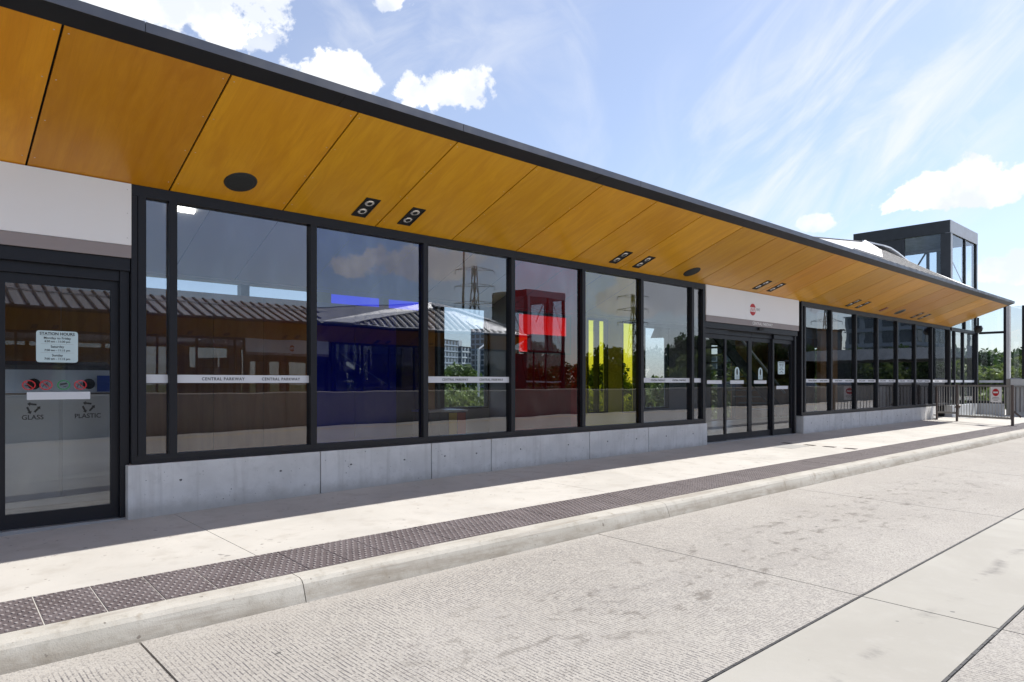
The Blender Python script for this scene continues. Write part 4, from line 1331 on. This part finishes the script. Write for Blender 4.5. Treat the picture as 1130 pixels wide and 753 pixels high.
PROTO = [tree_meshes(11, 9, 3.2, 3.4, .22, 9000, 60, 'leaf_mid'), tree_meshes(12, 10, 2.9, 3.9, .22, 9000, 60, 'leaf_dark'),
         tree_meshes(13, 7.5, 2.9, 2.8, .20, 8000, 50, 'leaf_light'), tree_meshes(14, 5.5, 2.4, 2.2, .12, 11000, 55, 'leaf_light'), tree_meshes(15, 2.6, 1.6, 1.25, .075, 9000, 45, 'leaf_light')]


def tree(k, x, y, z, s, label, cat='tree', group=None, name='broadleaf_tree', rz=None):
    t = thing(name, label, cat, (x, y, z), group)
    t.rotation_euler = (0, 0, rnd.uniform(0, 6.28) if rz is None else rz); t.scale = (s, s, s * rnd.uniform(.92, 1.08))
    inst('trunk', PROTO[k][0], t); inst('crown', PROTO[k][1], t)
    return t


# beyond the wind screen, along the direction seen through it
TAGS = {}


def grove(group, label, cat, name, items):
    for (k, x, y, s) in items: tree(k, x, y, GZ, s, ('mid green ', 'dark green ', 'pale green ', 'pale green ', 'pale green ')[k] + label, cat, group + (', mid green', ', dark green', ', pale', ', pale', ', pale')[k], name)


grove('trees beyond the end of the platform', 'leafy tree seen through the glass wind screen past the platform end', 'tree', 'broadleaf_tree',
      [(k, x, y, s * f) for (x, y, s, k) in ((41, 3.0, .98, 2), (43.5, .4, .90, 0), (46, 4.8, .95, 1), (48, 1.6, .97, 2), (52, -1.8, .95, 0), (55, 5.5, 1.0, 0), (60, .5, 1.03, 1), (66, 6.5, 1.05, 1), (72, 2, 1.1, 0), (58, -4.0, .95, 2), (64, 9.5, 1.05, 0), (76, 8.5, 1.1, 1)) for f in ((.94, .80, .97)[k],)])
grove('bushes behind the station', 'bush behind the station, seen through the back windows', 'bush', 'leafy_bush',
      [(3, x, y, s) for (x, y, s) in ((13.0, 13.5, 1.02), (15.2, 14.4, 1.0), (17.0, 12.9, 1.06), (20.0, 12.6, 1.04), (23.0, 12.0, 1.08), (25.5, 11.2, 1.1), (28, 10.6, 1.1), (31, 10.5, 1.22))])
grove('trees behind the station', 'tree behind the station, seen through the back windows', 'tree', 'broadleaf_tree',
      [(k, x, y, s) for (x, y, s, k) in ((28, 24, .74, 0), (34, 22, .70, 1), (41, 24, .76, 0), (48, 21, .78, 1), (40, 15, .92, 2), (26, 34, .78, 1), (33, 38, .84, 0), (20, 42, .82, 1), (46, 33, .85, 0), (36, 10.2, 1.12, 2), (39.5, 10.0, 1.1, 2))])
it = []
for i in range(26):
    a = i / 25
    it.append((rnd.choice((0, 1, 1, 0, 2)), 62 + 78 * a + rnd.uniform(-3, 3), -31 - 6 * math.sin(a * 5) + rnd.uniform(-5, 3), rnd.uniform(.95, 1.22)))
for i in range(14):
    it.append((rnd.choice((0, 1, 1)), 28 + i * 3.6, -33 - rnd.uniform(0, 10) - i * .5, rnd.uniform(.95, 1.15)))
grove('trees mirrored in the right hand panes', 'tree across the bus road, mirrored in the right hand panes', 'tree', 'broadleaf_tree', it)

# ------------------------------------------------------------------ far things
def pylon(x, y, h, lb, arms=(.97, .86, .75), w=None):
    w = w or h * .10
    t = thing('lattice_pylon', lb, 'pylon', (x, y, GZ)); z0 = GZ
    def wid(q): return w * (1 - q) ** 1.25 * .5 + h * .010
    body = MB(); br = MB(); N = 10; th = h * .0034
    qs = [i / N for i in range(N + 1)]
    for sx in (-1, 1):
        for sy in (-1, 1):
            for a, b in zip(qs, qs[1:]):
                body.bar((x + sx * wid(a), y + sy * wid(a), z0 + h * a), (x + sx * wid(b), y + sy * wid(b), z0 + h * b), th * 1.2)
    stuff(body.build('leg', 'pylon_steel', t))
    for a, b in zip(qs, qs[1:]):
        for sx in (-1, 1):
            br.bar((x + sx * wid(a), y - wid(a), z0 + h * a), (x + sx * wid(b), y + wid(b), z0 + h * b), th * .7)
            br.bar((x + sx * wid(a), y + wid(a), z0 + h * a), (x + sx * wid(b), y - wid(b), z0 + h * b), th * .7)
            br.bar((x - wid(a), y + sx * wid(a), z0 + h * a), (x + wid(b), y + sx * wid(b), z0 + h * b), th * .7)
            br.bar((x + wid(a), y + sx * wid(a), z0 + h * a), (x - wid(b), y + sx * wid(b), z0 + h * b), th * .7)
    stuff(br.build('bracing', 'pylon_steel', t))
    for q in arms:
        am = MB(); L = h * .13; z = z0 + h * q
        d = Vector((.75, .66, 0))
        for s_ in (-1, 1):
            e = (x + d.x * L * s_, y + d.y * L * s_, z)
            am.bar((x, y, z + h * .022), e, th * .9); am.bar((x, y, z - h * .004), e, th * .9); am.bar((x + d.x * L * s_ * .5, y + d.y * L * s_ * .5, z), (x + d.x * L * s_ * .5, y + d.y * L * s_ * .5, z + h * .012), th * .6)
            am.bar(e, (e[0], e[1], z - h * .03), th * .7)
        am.build('cross_arm', 'pylon_steel', t)
    return t


pylon(78.5, -90, 27.5, 'steel lattice pylon across the road, mirrored in the clear middle pane')
pylon(125, -90, 26.4, 'steel lattice pylon across the road, mirrored in the yellow pane')
pylon(150, -57, 26, 'steel lattice pylon far across the road, mirrored in the right hand panes')
po = MB(); po.cyl((76, -90, GZ), (76, -90, 26), .28, .18, 8)
tag(po.build('mast', 'pylon_steel'), 'slim dark mast across the road beside the pylon', 'mast')


def block(x, y, w, d, h, mt, lb, floors, rot=0, z0=-5.0):
    t = thing('apartment_block', lb, 'building', (x, y, z0)); t.rotation_euler = (0, 0, rot)
    fh = h / floors
    body = MB(); body.box(-w / 2, w / 2, -d / 2, d / 2, 0, h); body.box(-w * .2, w * .15, -d * .2, d * .2, h, h + fh * 1.1)
    me = body.mesh('wall', mt); inst('wall', me, t)
    win = MB(); slab = MB()
    nw = max(3, int(w / 3.4)); nd_ = max(3, int(d / 3.4))
    for f in range(floors):
        z = f * fh
        slab.box(-w / 2 - .35, w / 2 + .35, -d / 2 - .35, d / 2 + .35, z + fh - .22, z + fh)
        for s_ in (-1, 1):
            for k in range(nw):
                xa = -w / 2 + (k + .5) * w / nw; win.box(xa - w / nw * .34, xa + w / nw * .34, s_ * d / 2 - .06, s_ * d / 2 + .06, z + .7, z + fh - .35)
            for k in range(nd_):
                ya = -d / 2 + (k + .5) * d / nd_; win.box(s_ * w / 2 - .06, s_ * w / 2 + .06, ya - d / nd_ * .34, ya + d / nd_ * .34, z + .7, z + fh - .35)
    stuff(inst('window', win.mesh('window', 'window_dark'), t)); stuff(inst('floor_slab', slab.mesh('floor_slab', mt), t))
    return t


# direction (x, y) per metre of depth for the two blocks in the clear middle pane, and the one in the last clear pane
block(240, 322, 22, 18, 31, 'apartment_haze_grey', 'left of two grey high rises seen through the clear middle pane', 9, .4)
block(262, 330, 12, 14, 28, 'apartment_haze_pale', 'pale slab block joined to the left high rise in the middle pane', 8, .4)
block(290, 330, 20, 18, 40, 'apartment_haze_grey', 'taller right high rise seen through the clear middle pane', 12, .3)
block(337, 188, 22, 20, 21, 'apartment_haze_pale', 'low office block seen through the last clear pane', 5, .5)
block(300, 186, 12, 12, 46, 'apartment_haze_grey', 'slim high rise at the edge of the yellow pane', 14, .2)
block(118, -52, 16, 14, 15.5, 'apartment_brown', 'brown flat roofed block across the road, mirrored in the right panes', 4, .2)
block(185, -52, 30, 16, 22, 'apartment_haze_grey', 'grey apartment block far across the road, mirrored by the corner', 6, .1)
# overpass across the busway
ov = thing('overpass', 'grey concrete overpass crossing the road far beyond the platform', 'bridge', (88, -30, GZ))
MB().box(88, 98, -60, 4, 3.9, 4.6).build('bridge_deck', 'concrete_wall', ov)
MB().box(87.7, 88, -60, 4, 4.0, 5.3).build('parapet', 'concrete_white', ov)
for yy in (-46, -33, -16.5, 1): MB().box(91, 94, yy - .5, yy + .5, GZ, 3.895).build('pier', 'concrete_wall', ov)


def car(x, y, mt, lb, rot):
    t = thing('parked_car', lb, 'car', (x, y, -.15)); t.rotation_euler = (0, 0, rot)
    def pm(prof, w0, w1, name, mat):
        mb = MB(); n = len(prof)
        P = [(px, -w, pz) for px, pz, w in [(a, b, w1 if b > .95 else w0) for a, b in prof]] + [(px, w, pz) for px, pz, w in [(a, b, w1 if b > .95 else w0) for a, b in prof]]
        mb._a(P, [tuple(range(n))[::-1], tuple(range(n, 2 * n))] + [(i, (i + 1) % n, n + (i + 1) % n, n + i) for i in range(n)])
        inst(name, mb.mesh(name, mat), t)
    pm([(-2.2, .3), (2.2, .3), (2.28, .6), (2.1, .82), (1.1, .94), (-1.9, .94), (-2.25, .85), (-2.28, .5)], .88, .84, 'body', mt)
    pm([(1.1, .93), (.45, 1.36), (-1.2, 1.38), (-1.85, .93)], .82, .68, 'cabin', 'window_dark')
    pm([(.40, 1.365), (.40, 1.43), (-1.15, 1.44), (-1.2, 1.385)], .66, .62, 'roof', mt)
    wm = MB().cyl((0, -.11, 0), (0, .11, 0), .33, n=16); wm.cyl((0, -.12, 0), (0, .12, 0), .18, n=10)
    me = wm.mesh('wheel', 'tyre_rubber')
    for wx in (-1.4, 1.4):
        for wy in (-.8, .8): inst('wheel', me, t, (wx, wy, .33))
    return t


cp = MB(); sheet(cp, [40, 100], [-30, -18], lambda x, y: -.16, 4.8); struct(cp.build('car_park', 'asphalt'))
car(64, -22.5, 'car_white', 'white car parked across the road, mirrored in the last panes', .1)
car(71, -22.0, 'car_silver', 'silver car parked across the road behind the white car', .05)
car(52, -23.5, 'car_white', 'white car parked nearest the opposite lift tower', -.05)

# street lamp behind the station
lp = thing('street_lamp', 'galvanised street lamp with a raking arm seen through the clear middle pane', 'street lamp', (17.6, 16, GZ))
MB().cyl((17.6, 16, GZ), (17.6, 16, 2.75), .055, .045, 10).build('pole', 'flashing', lp)
MB().cyl((17.6, 16, 2.70), (18.75, 16.1, 3.36), .04, .035, 8).build('arm', 'flashing', lp)
MB().box(18.7, 19.15, 16.02, 16.18, 3.33, 3.41).build('lamp_head', 'flashing', lp)
